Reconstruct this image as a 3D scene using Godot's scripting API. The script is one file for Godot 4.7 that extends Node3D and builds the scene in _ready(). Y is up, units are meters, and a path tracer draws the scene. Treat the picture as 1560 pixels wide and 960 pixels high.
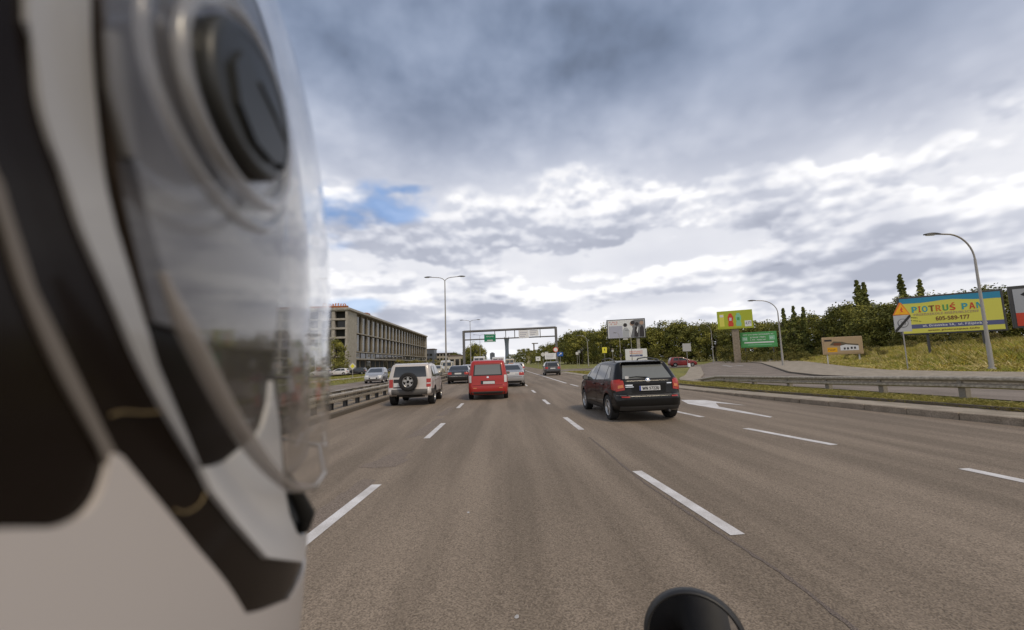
extends Node3D

var M := {}
var used := {}
var rng := RandomNumberGenerator.new()

# ------------------------------------------------------------------ mesh builder
class MB:
	var v := PackedVector3Array()
	var n := PackedVector3Array()
	var c := PackedColorArray()
	var tinted := false
	var tint := Color.WHITE
	var t := Transform3D()

	func tri(a: Vector3, b: Vector3, d: Vector3) -> void:
		a = t * a
		b = t * b
		d = t * d
		var m := (d - a).cross(b - a).normalized()
		for p in [a, b, d]:
			v.append(p)
			n.append(m)
			if tinted:
				c.append(tint)

	func quad(a: Vector3, b: Vector3, d: Vector3, e: Vector3) -> void:
		tri(a, b, d)
		tri(a, d, e)

	func box(at: Vector3, s: Vector3, bev := 0.0) -> void:
		var h := s * 0.5
		var b: float = minf(bev, minf(h.x, minf(h.y, h.z)) * 0.9)
		if b <= 0.0:
			var p := []
			for k in 8:
				p.append(at + Vector3(h.x if k & 1 else -h.x, h.y if k & 2 else -h.y, h.z if k & 4 else -h.z))
			for f in [[4, 6, 7, 5], [1, 3, 2, 0], [0, 2, 6, 4], [5, 7, 3, 1], [2, 3, 7, 6], [0, 4, 5, 1]]:
				quad(p[f[0]], p[f[1]], p[f[2]], p[f[3]])
			return
		# chamfered: stacked octagonal rings along y
		var rings := []
		for lv in [[-h.y, b], [-h.y + b, 0.0], [h.y - b, 0.0], [h.y, b]]:
			var i: float = lv[1]
			var x := h.x - i
			var z := h.z - i
			var k := b if i == 0.0 else b * 0.5
			rings.append([Vector3(x - k, lv[0], z), Vector3(x, lv[0], z - k), Vector3(x, lv[0], -z + k), Vector3(x - k, lv[0], -z), Vector3(-x + k, lv[0], -z), Vector3(-x, lv[0], -z + k), Vector3(-x, lv[0], z - k), Vector3(-x + k, lv[0], z)])
		for r in 3:
			for k in 8:
				var k2 := (k + 1) % 8
				quad(at + rings[r][k], at + rings[r + 1][k], at + rings[r + 1][k2], at + rings[r][k2])
		for k in range(1, 7):
			tri(at + rings[3][0], at + rings[3][k + 1], at + rings[3][k])
			tri(at + rings[0][0], at + rings[0][k], at + rings[0][k + 1])

	# a smooth sheet of points; rows of equal length
	func grid(rows: Array) -> void:
		var h := rows.size()
		var w: int = rows[0].size()
		var nn := []
		for i in h:
			var a := PackedVector3Array()
			a.resize(w)
			nn.append(a)
		for i in h - 1:
			for j in w - 1:
				var p: Vector3 = rows[i][j]
				var m: Vector3 = (rows[i + 1][j + 1] - p).cross(rows[i][j + 1] - rows[i + 1][j])
				nn[i][j] += m
				nn[i + 1][j] += m
				nn[i][j + 1] += m
				nn[i + 1][j + 1] += m
		if (rows[0][0] as Vector3).distance_to(rows[0][w - 1]) < 1e-6:
			for i in h:
				var s: Vector3 = nn[i][0] + nn[i][w - 1]
				nn[i][0] = s
				nn[i][w - 1] = s
		for i in h - 1:
			for j in w - 1:
				for q in [[i, j], [i, j + 1], [i + 1, j + 1], [i, j], [i + 1, j + 1], [i + 1, j]]:
					v.append(t * (rows[q[0]][q[1]] as Vector3))
					n.append(t.basis * (nn[q[0]][q[1]] as Vector3).normalized())
					if tinted:
						c.append(tint)

	# tube along points
	func tube(pts: Array, radii, sides := 8, closed := false) -> void:
		var rows := []
		var m := pts.size()
		var up := Vector3(0.13, 0.97, 0.21).normalized()
		for i in m + (1 if closed else 0):
			var k := i % m
			var a: Vector3 = pts[(k - 1 + m) % m] if closed else pts[maxi(k - 1, 0)]
			var b: Vector3 = pts[(k + 1) % m] if closed else pts[mini(k + 1, m - 1)]
			var d := (b - a).normalized()
			if absf(d.dot(up)) > 0.95:
				up = Vector3(0.9, 0.1, 0.4).normalized()
			var x := d.cross(up).normalized()
			var y := x.cross(d).normalized()
			up = y
			var r: float = radii if radii is float else radii[k]
			var row := []
			for s in sides + 1:
				var g := TAU * float(s % sides) / sides
				row.append((pts[k] as Vector3) + x * cos(g) * r + y * sin(g) * r)
			rows.append(row)
		grid(rows)
		if not closed:
			for e in [0, rows.size() - 1]:
				for s in range(1, sides - 1):
					if e == 0:
						tri(rows[e][0], rows[e][s], rows[e][s + 1])
					else:
						tri(rows[e][0], rows[e][s + 1], rows[e][s])

	# profile of Vector2(radius, height) turned about y
	func lathe(prof: Array, sides := 20, at := Vector3.ZERO) -> void:
		var rows := []
		for p in prof:
			var row := []
			for s in sides + 1:
				var g := TAU * float(s % sides) / sides
				row.append(at + Vector3(cos(g) * p.x, p.y, -sin(g) * p.x))
			rows.append(row)
		grid(rows)

	# flat polygon in the xy plane, pushed out to a given depth in z
	func prism(poly: PackedVector2Array, z0: float, z1: float) -> void:
		var q := poly
		if Geometry2D.is_polygon_clockwise(q):
			q = q.duplicate()
			q.reverse()
		var ix := Geometry2D.triangulate_polygon(q)
		for i in range(0, ix.size(), 3):
			var a := q[ix[i]]
			var b := q[ix[i + 1]]
			var d := q[ix[i + 2]]
			if (b - a).cross(d - a) < 0.0:
				var e := b
				b = d
				d = e
			tri(Vector3(a.x, a.y, z1), Vector3(d.x, d.y, z1), Vector3(b.x, b.y, z1))
			if z1 != z0:
				tri(Vector3(a.x, a.y, z0), Vector3(b.x, b.y, z0), Vector3(d.x, d.y, z0))
		if z1 != z0:
			for i in q.size():
				var a := q[i]
				var b := q[(i + 1) % q.size()]
				quad(Vector3(a.x, a.y, z0), Vector3(a.x, a.y, z1), Vector3(b.x, b.y, z1), Vector3(b.x, b.y, z0))

	func mesh() -> ArrayMesh:
		var a := []
		a.resize(Mesh.ARRAY_MAX)
		a[Mesh.ARRAY_VERTEX] = v
		a[Mesh.ARRAY_NORMAL] = n
		if tinted:
			a[Mesh.ARRAY_COLOR] = c
		var o := ArrayMesh.new()
		o.add_surface_from_arrays(Mesh.PRIMITIVE_TRIANGLES, a)
		return o

# ------------------------------------------------------------------ objects
func numbered(called: String) -> String:
	if not used.has(called):
		used[called] = 0
		return called
	used[called] += 1
	return "%s_%03d" % [called, used[called]]

func tag(o: Node, label := "", category := "", group := "", kind := "") -> Node:
	if label: o.set_meta("label", label)
	if category: o.set_meta("category", category)
	if group: o.set_meta("group", group)
	if kind: o.set_meta("kind", kind)
	return o

func obj(called: String, m, mat: Material, parent: Node = null) -> MeshInstance3D:
	var o := MeshInstance3D.new()
	o.mesh = m.mesh() if m is MB else m
	o.material_override = mat
	if parent == null:
		o.name = numbered(called)
		add_child(o)
	else:
		o.name = called
		parent.add_child(o, true)
	return o

func thing(called: String, label: String, category: String, at := Vector3.ZERO, turn := 0.0, group := "") -> Node3D:
	var o := Node3D.new()
	o.name = numbered(called)
	add_child(o)
	o.position = at
	o.rotation.y = turn
	tag(o, label, category, group)
	return o

func copy(root: Node3D, called: String, label: String, category: String, at: Vector3, turn := 0.0, group := "") -> Node3D:
	var r: Node3D = root.duplicate()
	r.name = numbered(called)
	add_child(r)
	r.position = at
	r.rotation.y = turn
	for k in ["label", "category", "group"]:
		if r.has_meta(k): r.remove_meta(k)
	tag(r, label, category, group)
	return r

func struct_(called: String, m, mat: Material, parent: Node = null) -> MeshInstance3D:
	var o := obj(called, m, mat, parent)
	if parent == null:
		o.set_meta("kind", "structure")
	return o

# ------------------------------------------------------------------ materials
func lin(r: float, g: float, b: float, a := 1.0) -> Color:
	var k := Color(r, g, b).linear_to_srgb()
	k.a = a
	return k

func mat(called: String, r: float, g: float, b: float, rough := 0.8, metal := 0.0) -> StandardMaterial3D:
	var m := StandardMaterial3D.new()
	m.resource_name = called
	m.albedo_color = lin(r, g, b)
	m.roughness = rough
	m.metallic = metal
	M[called] = m
	return m

func paint(called: String, r: float, g: float, b: float, metal := 0.0, rough := 0.4) -> StandardMaterial3D:
	var m := mat(called, r, g, b, rough, metal)
	m.clearcoat_enabled = true
	m.clearcoat = 0.8
	m.clearcoat_roughness = 0.05
	return m

func noise_image(size: int, seed_: int, freq: float, octaves: int, type := FastNoiseLite.TYPE_SIMPLEX_SMOOTH) -> Image:
	var f := FastNoiseLite.new()
	f.seed = seed_
	f.frequency = freq
	f.noise_type = type
	f.fractal_octaves = octaves
	var im := f.get_seamless_image(size, size, false, false, 0.12)
	im.convert(Image.FORMAT_RGB8)
	return im

func ramp_texture(im: Image, lo: Color, hi: Color, gain := 1.0) -> ImageTexture:
	# maps grey to a colour between lo and hi (linear)
	var d := im.get_data()
	var out := PackedByteArray()
	out.resize(d.size())
	var lut := PackedByteArray()
	for i in 256:
		var k := clampf((i / 255.0 - 0.5) * gain + 0.5, 0.0, 1.0)
		var q := lo.lerp(hi, k).linear_to_srgb()
		lut.append(int(q.r * 255.0))
		lut.append(int(q.g * 255.0))
		lut.append(int(q.b * 255.0))
	for i in range(0, d.size(), 3):
		var g := d[i] * 3
		out[i] = lut[g]
		out[i + 1] = lut[g + 1]
		out[i + 2] = lut[g + 2]
	return ImageTexture.create_from_image(Image.create_from_data(im.get_width(), im.get_height(), false, Image.FORMAT_RGB8, out))

func textured(called: String, tex: Texture2D, tile: float, rough := 0.9) -> StandardMaterial3D:
	var m := StandardMaterial3D.new()
	m.resource_name = called
	m.albedo_texture = tex
	m.uv1_triplanar = true
	m.uv1_world_triplanar = true
	m.uv1_scale = Vector3.ONE / tile
	m.roughness = rough
	M[called] = m
	return m

func add_detail(m: StandardMaterial3D, tex: Texture2D, scale: Vector3) -> void:
	m.detail_enabled = true
	m.detail_blend_mode = BaseMaterial3D.BLEND_MODE_MUL
	m.detail_albedo = tex
	m.detail_uv_layer = BaseMaterial3D.DETAIL_UV_2
	m.uv2_triplanar = true
	m.uv2_world_triplanar = true
	m.uv2_scale = scale

func make_materials() -> void:
	var grain := noise_image(1024, 3, 0.17, 2, FastNoiseLite.TYPE_VALUE)
	var soft := noise_image(512, 5, 0.012, 5)
	var fine := noise_image(512, 8, 0.06, 3)
	var streak := ramp_texture(soft, Color(0.70, 0.69, 0.67), Color(1, 1, 1), 1.7)
	var a := textured("asphalt", ramp_texture(grain, Color(0.120, 0.090, 0.062), Color(0.392, 0.310, 0.228), 1.1), 1.5, 0.9)
	add_detail(a, streak, Vector3(0.21, 0.21, 0.017))
	a.heightmap_enabled = true
	a.heightmap_texture = ramp_texture(grain, Color(0, 0, 0), Color(1, 1, 1), 1.3)
	a.heightmap_scale = 0.35
	var a2 := textured("side_asphalt", ramp_texture(grain, Color(0.13, 0.102, 0.080), Color(0.37, 0.305, 0.25), 1.1), 1.9, 0.95)
	add_detail(a2, streak, Vector3(0.09, 0.09, 0.06))
	var a3 := textured("dark_asphalt", ramp_texture(grain, Color(0.085, 0.064, 0.048), Color(0.31, 0.245, 0.19), 1.4), 1.5, 0.9)
	textured("tar", ramp_texture(fine, Color(0.075, 0.055, 0.042), Color(0.22, 0.172, 0.135), 1.8), 0.45, 0.75)
	var mk := textured("road_paint", ramp_texture(grain, Color(0.62, 0.59, 0.57), Color(0.86, 0.84, 0.82), 1.2), 1.1, 0.7)
	add_detail(mk, ramp_texture(soft, Color(0.76, 0.74, 0.72), Color(1, 1, 1), 1.6), Vector3(0.37, 0.37, 0.37))
	textured("faded_paint", ramp_texture(soft, Color(0.26, 0.24, 0.22), Color(0.6, 0.58, 0.56), 2.2), 1.6, 0.8)
	var cc := textured("concrete", ramp_texture(fine, Color(0.24, 0.195, 0.14), Color(0.40, 0.33, 0.25), 1.5), 1.3, 0.95)
	add_detail(cc, streak, Vector3(0.4, 0.4, 0.4))
	var c2 := textured("pavement", ramp_texture(fine, Color(0.30, 0.25, 0.185), Color(0.48, 0.41, 0.32), 1.4), 1.0, 0.95)
	add_detail(c2, streak, Vector3(0.23, 0.23, 0.23))
	textured("dark_kerb", ramp_texture(fine, Color(0.07, 0.055, 0.038), Color(0.17, 0.14, 0.105), 1.5), 0.8, 0.95)
	var g := textured("lawn", ramp_texture(fine, Color(0.12, 0.122, 0.02), Color(0.33, 0.30, 0.06), 1.6), 2.6, 1.0)
	add_detail(g, ramp_texture(soft, Color(0.62, 0.66, 0.55), Color(1.0, 0.98, 0.9), 2.0), Vector3(0.06, 0.06, 0.06))
	var g2 := textured("dry_bank", ramp_texture(fine, Color(0.075, 0.07, 0.018), Color(0.25, 0.21, 0.075), 1.6), 3.0, 1.0)
	add_detail(g2, ramp_texture(soft, Color(0.6, 0.62, 0.5), Color(1.0, 0.98, 0.9), 2.0), Vector3(0.05, 0.05, 0.05))
	var tuft := mat("tuft", 1, 1, 1, 0.95)
	tuft.vertex_color_use_as_albedo = true
	tuft.backlight_enabled = true
	tuft.backlight = Color(0.35, 0.35, 0.2)
	var lf := mat("leaf", 1, 1, 1, 0.8)
	lf.vertex_color_use_as_albedo = true
	lf.backlight_enabled = true
	lf.backlight = Color(0.3, 0.34, 0.12)
	var bk := textured("bark", ramp_texture(fine, Color(0.05, 0.04, 0.03), Color(0.16, 0.13, 0.1), 1.6), 0.7, 1.0)
	var galv := textured("galvanised", ramp_texture(soft, Color(0.29, 0.25, 0.19), Color(0.50, 0.44, 0.35), 1.8), 0.9, 0.55)
	galv.metallic = 0.25
	var rp := textured("rail_post", ramp_texture(fine, Color(0.16, 0.14, 0.11), Color(0.30, 0.265, 0.215), 1.6), 0.7, 0.7)
	mat("lamp_steel", 0.36, 0.34, 0.31, 0.5, 0.3)
	mat("dark_steel", 0.07, 0.068, 0.066, 0.5, 0.3)
	mat("gantry_steel", 0.15, 0.145, 0.14, 0.6, 0.3)
	mat("lamp_lens", 0.55, 0.55, 0.53, 0.25)
	mat("black_plastic", 0.018, 0.017, 0.016, 0.5)
	mat("dark_plastic", 0.035, 0.034, 0.032, 0.6)
	mat("grey_plastic", 0.095, 0.088, 0.08, 0.6)
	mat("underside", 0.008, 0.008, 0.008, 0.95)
	mat("tyre", 0.016, 0.0155, 0.015, 0.85)
	mat("rim", 0.50, 0.49, 0.47, 0.3, 0.8)
	mat("chrome", 0.75, 0.74, 0.72, 0.12, 1.0)
	var gl := mat("car_glass", 0.03, 0.032, 0.03, 0.04)
	gl.metallic_specular = 0.85
	var gl2 := mat("light_glass", 0.17, 0.175, 0.16, 0.06)
	gl2.metallic_specular = 0.9
	paint("red_lens", 0.38, 0.020, 0.008).clearcoat = 0.35
	paint("amber_lens", 0.6, 0.17, 0.03)
	paint("clear_lens", 0.62, 0.62, 0.6)
	mat("plate", 0.66, 0.66, 0.65, 0.5)
	mat("plate_blue", 0.03, 0.06, 0.3, 0.5)
	mat("ink", 0.02, 0.02, 0.022, 0.7)
	mat("white", 0.74, 0.74, 0.74, 0.6)
	mat("off_white", 0.6, 0.59, 0.57, 0.6)
	mat("pale_grey", 0.42, 0.43, 0.45, 0.6)
	var bp := paint("black_paint", 0.007, 0.0066, 0.006, 0.0, 0.35)
	bp.clearcoat = 0.35
	bp.metallic_specular = 0.3
	paint("white_paint", 0.66, 0.64, 0.61, 0.05)
	paint("pearl_paint", 0.55, 0.50, 0.455, 0.1)
	paint("red_paint", 0.38, 0.017, 0.010, 0.0).clearcoat = 0.35
	paint("silver_paint", 0.44, 0.43, 0.42, 0.5, 0.35)
	paint("dark_paint", 0.02, 0.02, 0.021, 0.2)
	paint("wine_paint", 0.20, 0.012, 0.012, 0.0).clearcoat = 0.4
	paint("blue_grey_paint", 0.08, 0.095, 0.12, 0.3)
	paint("beige_paint", 0.46, 0.40, 0.27, 0.1)
	paint("graphite_paint", 0.06, 0.06, 0.062, 0.4)
	paint("orange_paint", 0.52, 0.20, 0.05, 0.0)
	mat("green_sign", 0.0, 0.20, 0.085, 0.5)
	mat("road_sign_grey", 0.40, 0.40, 0.39, 0.5, 0.2)
	mat("yellow", 0.72, 0.56, 0.02, 0.6)
	mat("sign_yellow", 0.75, 0.66, 0.05, 0.5)
	mat("orange_yellow", 0.80, 0.40, 0.0, 0.5)
	mat("blue_sign", 0.015, 0.10, 0.36, 0.5)
	mat("lime_field", 0.70, 0.66, 0.10, 0.6)
	mat("lime_panel", 0.42, 0.47, 0.03, 0.6)
	mat("teal", 0.03, 0.26, 0.42, 0.6)
	mat("navy_band", 0.10, 0.11, 0.24, 0.6)
	mat("print_red", 0.62, 0.06, 0.025, 0.6)
	mat("print_orange", 0.66, 0.18, 0.03, 0.6)
	mat("print_green", 0.08, 0.33, 0.10, 0.6)
	mat("print_teal", 0.04, 0.34, 0.40, 0.6)
	mat("print_brown", 0.19, 0.07, 0.03, 0.7)
	mat("print_pale_green", 0.25, 0.55, 0.34, 0.6)
	mat("print_skin", 0.42, 0.28, 0.21, 0.7)
	mat("print_lilac", 0.42, 0.42, 0.50, 0.7)
	mat("print_beige", 0.46, 0.33, 0.19, 0.7)
	mat("print_dark", 0.035, 0.03, 0.032, 0.7)
	mat("print_grey", 0.18, 0.18, 0.19, 0.7)
	textured("beige_wall", ramp_texture(soft, Color(0.29, 0.265, 0.21), Color(0.37, 0.34, 0.275), 1.4), 9.0, 0.9)
	textured("frame_concrete", ramp_texture(soft, Color(0.30, 0.275, 0.235), Color(0.43, 0.40, 0.35), 1.4), 7.0, 0.9)
	mat("fin", 0.18, 0.15, 0.10, 0.7)
	var wg := mat("window_glass", 0.03, 0.03, 0.026, 0.08)
	wg.metallic_specular = 0.4
	mat("blind", 0.33, 0.30, 0.24, 0.8)
	mat("opening", 0.012, 0.013, 0.01, 0.9)
	mat("terracotta", 0.34, 0.13, 0.06, 0.85)
	mat("orange_letter", 0.55, 0.17, 0.04, 0.6)
	mat("tower_glass", 0.12, 0.145, 0.18, 0.25, 0.2)
	mat("tower_dark", 0.10, 0.11, 0.13, 0.5)
	mat("far_wall", 0.45, 0.40, 0.33, 0.9)
	mat("far_roof", 0.16, 0.12, 0.10, 0.9)
	mat("far_brown", 0.14, 0.112, 0.074, 0.9)
	# helmet and rider
	var hs := paint("helmet_black", 0.008, 0.0042, 0.002, 0.0, 0.5)
	hs.metallic_specular = 0.2
	hs.clearcoat = 0.3
	hs.clearcoat_roughness = 0.14
	var sv := paint("helmet_silver", 0.60, 0.545, 0.50, 0.08, 0.45)
	sv.clearcoat_roughness = 0.2
	var wh := paint("stripe_grey", 0.43, 0.42, 0.41, 0.0, 0.5)
	wh = paint("helmet_white", 0.76, 0.74, 0.71, 0.0, 0.45)
	wh.clearcoat_roughness = 0.2
	mat("helmet_trim", 0.17, 0.145, 0.12, 0.5)
	mat("rubber", 0.012, 0.011, 0.008, 0.8)
	mat("knob_grey", 0.024, 0.024, 0.021, 0.42)
	mat("knob_dark", 0.012, 0.012, 0.011, 0.6)
	mat("scratch", 0.22, 0.16, 0.075, 0.7)
	var vz := mat("visor", 0.30, 0.265, 0.225, 0.07)
	vz.albedo_color.a = 0.17
	vz.transparency = BaseMaterial3D.TRANSPARENCY_ALPHA
	vz.metallic_specular = 0.75
	var ip := mat("inner_pane", 0.20, 0.165, 0.135, 0.1)
	ip.albedo_color.a = 0.66
	ip.transparency = BaseMaterial3D.TRANSPARENCY_ALPHA
	var vr := mat("visor_rim", 0.36, 0.32, 0.28, 0.2)
	vr.albedo_color.a = 0.55
	vr.transparency = BaseMaterial3D.TRANSPARENCY_ALPHA
	var vp := mat("visor_plate", 0.045, 0.033, 0.024, 0.4)
	vp.clearcoat_enabled = true
	vp.clearcoat = 1.0
	vp.clearcoat_roughness = 0.06
	var rg := mat("clear_ring", 0.40, 0.39, 0.38, 0.2)
	rg.albedo_color.a = 0.36
	rg.transparency = BaseMaterial3D.TRANSPARENCY_ALPHA
	mat("liner", 0.012, 0.011, 0.01, 0.95)
	mat("jacket", 0.018, 0.016, 0.015, 0.75)
	mat("skin", 0.42, 0.26, 0.19, 0.6)
	mat("mirror", 0.62, 0.62, 0.62, 0.02, 1.0)

# ------------------------------------------------------------------ lettering
var font: SystemFont

func text(parent: Node, words: String, at: Vector3, w: float, h: float, m: Material, called := "lettering") -> MeshInstance3D:
	# words fitted into w by h, centred on a point, facing +z
	var tm := TextMesh.new()
	tm.font = font
	tm.text = words
	tm.font_size = 48
	tm.pixel_size = 0.01
	tm.depth = 0.02
	tm.curve_step = 3.0
	var bb := tm.get_aabb()
	var o := obj(called, tm, m, parent)
	var s := Vector3(w / maxf(bb.size.x, 0.001), h / maxf(bb.size.y, 0.001), 0.4)
	o.scale = s
	o.position = at - Vector3((bb.position.x + bb.size.x * 0.5) * s.x, (bb.position.y + bb.size.y * 0.5) * s.y, 0.0)
	return o

func plate_of(parent: Node, called: String, x0: float, y0: float, x1: float, y1: float, z: float, m: Material, depth := 0.006) -> MeshInstance3D:
	var b := MB.new()
	b.box(Vector3((x0 + x1) * 0.5, (y0 + y1) * 0.5, z + depth * 0.5), Vector3(absf(x1 - x0), absf(y1 - y0), depth))
	return obj(called, b, m, parent)

func shape_of(parent: Node, called: String, pts: Array, z: float, m: Material, depth := 0.006) -> MeshInstance3D:
	var b := MB.new()
	b.prism(PackedVector2Array(pts), z, z + depth)
	return obj(called, b, m, parent)

# ------------------------------------------------------------------ sky
func noise3(type: int, seed_: int, octaves: int, gain := 0.5, lac := 2.0) -> FastNoiseLite:
	var f := FastNoiseLite.new()
	f.seed = seed_
	f.noise_type = type
	f.frequency = 1.0
	f.fractal_octaves = octaves
	f.fractal_gain = gain
	f.fractal_lacunarity = lac
	f.cellular_return_type = FastNoiseLite.RETURN_DISTANCE
	f.cellular_distance_function = FastNoiseLite.DISTANCE_EUCLIDEAN
	f.cellular_jitter = 0.9
	return f

func make_sky() -> ImageTexture:
	# broken cumulus low down, lit from above, under a blue-grey deck that thickens overhead; one open gap ahead on the left
	var w := 2560
	var h := 1280
	var P := FastNoiseLite.TYPE_PERLIN
	var deck := noise3(P, 3, 4)
	var deck2 := noise3(P, 9, 4, 0.55)
	var wisp := noise3(P, 33, 4)
	var cover := noise3(P, 64, 3)
	var puff := noise3(FastNoiseLite.TYPE_CELLULAR, 40, 4, 0.5, 2.1)
	var curl := noise3(FastNoiseLite.TYPE_CELLULAR, 140, 2, 0.5, 2.1)
	# heaps and bases: azimuth, elevation, half sizes (degrees), strength
	var heaps := [[44.0, 12.0, 4.2, 3.2, 0.5], [6.5, 6.6, 4.5, 1.8, 0.35], [-9.0, 15.5, 10.0, 4.0, 0.25], [8.0, 15.0, 8.0, 3.0, 0.15], [24.0, 9.5, 7.0, 2.4, 0.22], [33.0, 17.0, 8.0, 2.6, 0.2], [15.0, 18.5, 7.0, 2.6, 0.2], [-3.0, 12.0, 6.0, 3.0, 0.2], [-110.0, 12.0, 14.0, 4.0, 0.3], [120.0, 13.0, 14.0, 4.0, 0.3], [170.0, 10.0, 10.0, 3.0, 0.3]]
	var bases := [[21.0, 12.5, 10.0, 2.2, -0.07], [36.0, 15.5, 11.0, 2.2, -0.05], [-1.0, 7.6, 5.0, 1.8, -0.11], [34.5, 9.4, 5.5, 1.0, -0.18], [20.0, 7.6, 8.0, 1.0, -0.11], [47.5, 7.4, 5.0, 0.8, -0.15], [-9.0, 29.0, 9.0, 4.0, -0.07], [22.0, 33.0, 10.0, 5.0, -0.05], [42.0, 28.0, 16.0, 7.0, -0.10], [29.0, 21.0, 12.0, 3.0, -0.07], [-140.0, 16.0, 14.0, 3.0, -0.12], [95.0, 9.0, 12.0, 2.0, -0.12]]
	var gaps := [[-20.5, 19.0, 11.0, 4.8, 0.35], [-12.0, 22.6, 4.5, 0.8, 0.2], [-19.0, 7.8, 4.5, 1.2, 0.1], [-70.0, 24.0, 8.0, 3.0, 0.1], [110.0, 22.0, 8.0, 3.0, -0.2], [-160.0, 20.0, 8.0, 3.0, 0.1]]
	var j0 := int(h * 0.5 * (1.0 - 52.0 / 90.0))
	var rows := h / 2 + 4 - j0
	var D := PackedFloat32Array()
	D.resize(w * rows)
	var sx := PackedFloat32Array()
	var sz := PackedFloat32Array()
	for i in w:
		var az := wrapf((i + 0.5) / w * TAU, -PI, PI)
		sx.append(sin(az))
		sz.append(cos(az))
	for r in rows:
		var e := maxf((0.5 - (j0 + r + 0.5) / h) * 180.0, 0.1)
		var yy := sqrt(e + 3.0) * 2.2
		for i in w:
			var x := sx[i]
			var z := sz[i]
			var wv := wisp.get_noise_3d(x * 9.0, yy * 1.3, z * 9.0)
			var c := cover.get_noise_3d(x * 3.0, yy * 0.62, z * 3.0)
			var b := -0.15 - 1.15 * puff.get_noise_3d(x * 7.5 + wv * 0.3, yy * 1.05 + wv * 0.3, z * 7.5)
			var b2 := -0.15 - 1.15 * curl.get_noise_3d(x * 20.0, yy * 2.6, z * 20.0)
			D[r * w + i] = 0.07 + c * 1.05 + (b - 0.42) * 0.72 + (b2 - 0.42) * 0.36
	for g in heaps:
		stamp(D, w, rows, j0, h, g)
	var im := Image.create(w, h, false, Image.FORMAT_RGBF)
	im.fill(Color(0.17, 0.15, 0.125))
	for j in h / 2 + 3:
		var e := maxf((0.5 - (j + 0.5) / h) * 180.0, 0.0)
		var el := deg_to_rad(e)
		var k := cos(el) / (sin(el) + 0.35)
		var yy := sqrt(maxf(e, 0.1) + 3.0) * 2.2
		var high := smoothstep(16.0, 40.0, e)
		var cool := smoothstep(14.0, 40.0, e) * 0.9
		var shade := Vector3(0.85, 0.93, 1.19).lerp(Vector3(0.72, 0.92, 1.34), cool)
		for i in w:
			var x := sx[i]
			var z := sz[i]
			var n := deck.get_noise_3d(x * k * 1.5, z * k * 1.5, 0.3)
			var n2 := deck2.get_noise_3d(x * k * 4.0 + 5.0, z * k * 4.0, 0.7)
			var wv := wisp.get_noise_3d(x * 9.0, yy * 1.3, z * 9.0)
			var dk := smoothstep(-0.12, 0.42, (e - 21.5) / 13.0 + n * 0.9 + n2 * 0.6 + wv * 0.25)
			var b := 0.0
			if dk < 0.995 and j >= j0 + 32:
				var q := (j - j0) * w + i
				var d0 := D[q]
				var d1 := D[q - 6 * w]
				var d2 := D[q - 14 * w]
				var d3 := D[q - 30 * w]
				var cov := smoothstep(-0.07, 0.14, d0)
				var lit := exp(-1.6 * (maxf(d1, 0.0) * 0.5 + maxf(d2, 0.0) * 0.9 + maxf(d3, 0.0) * 1.1))
				b = lerpf(0.80 - 0.04 * smoothstep(4.0, 20.0, e) + wv * 0.10, 0.52 + 0.40 * lit + 0.6 * clampf((d0 - d1) * 1.4, -0.15, 0.25), cov)
			var az := wrapf((i + 0.5) / w * 360.0, -180.0, 180.0)
			b = lerpf(b, lerpf(0.60, 0.33, high) + n * 0.11 + (n2 * 0.24 + wv * 0.17) * (1.0 - 0.3 * high), dk)
			for g in bases:
				var da: float = wrapf(az - g[0], -180.0, 180.0) / g[2]
				var de: float = (e - g[1]) / g[3]
				if absf(da) < 2.0 and absf(de) < 2.0:
					b += g[4] * exp(-(da * da + de * de) * 1.3 + wv * 1.2)
			b = clampf(b, 0.2, 0.96)
			var s := clampf((b - 0.25) / 0.6, 0.0, 1.0)
			var t := shade.lerp(Vector3(0.985, 0.985, 1.02), s) * b
			for g in gaps:
				var da: float = wrapf(az - g[0], -180.0, 180.0)
				var de: float = (e - g[1] - g[4] * da * 0.6) / g[3]
				da /= g[2]
				if absf(da) > 2.0 or absf(de) > 2.0: continue
				var f := clampf((1.0 - (da * da + de * de) + n2 * 0.9 + wv * 1.7) * 0.85, 0.0, 1.0)
				f = f * f * (3.0 - 2.0 * f) * 0.9
				var blue := Vector3(0.14, 0.28, 0.56).lerp(Vector3(0.42, 0.56, 0.76), clampf((15.0 - e) / 10.0, 0.0, 1.0))
				t = t.lerp(blue + Vector3.ONE * 0.16 * clampf(wv * 2.0 + 0.3, 0.0, 1.0), f)
			im.set_pixel(i, j, Color(t.x, t.y, t.z))
	return ImageTexture.create_from_image(im)

func stamp(D: PackedFloat32Array, w: int, rows: int, j0: int, h: int, g: Array) -> void:
	for r in rows:
		var e := (0.5 - (j0 + r + 0.5) / h) * 180.0
		var de: float = (e - g[1]) / g[3]
		if absf(de) > 2.2: continue
		for i in w:
			var da: float = wrapf((i + 0.5) / w * 360.0 - g[0], -180.0, 180.0) / g[2]
			if absf(da) < 2.2:
				D[r * w + i] += g[4] * exp(-(da * da + de * de) * 1.2)

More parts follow.
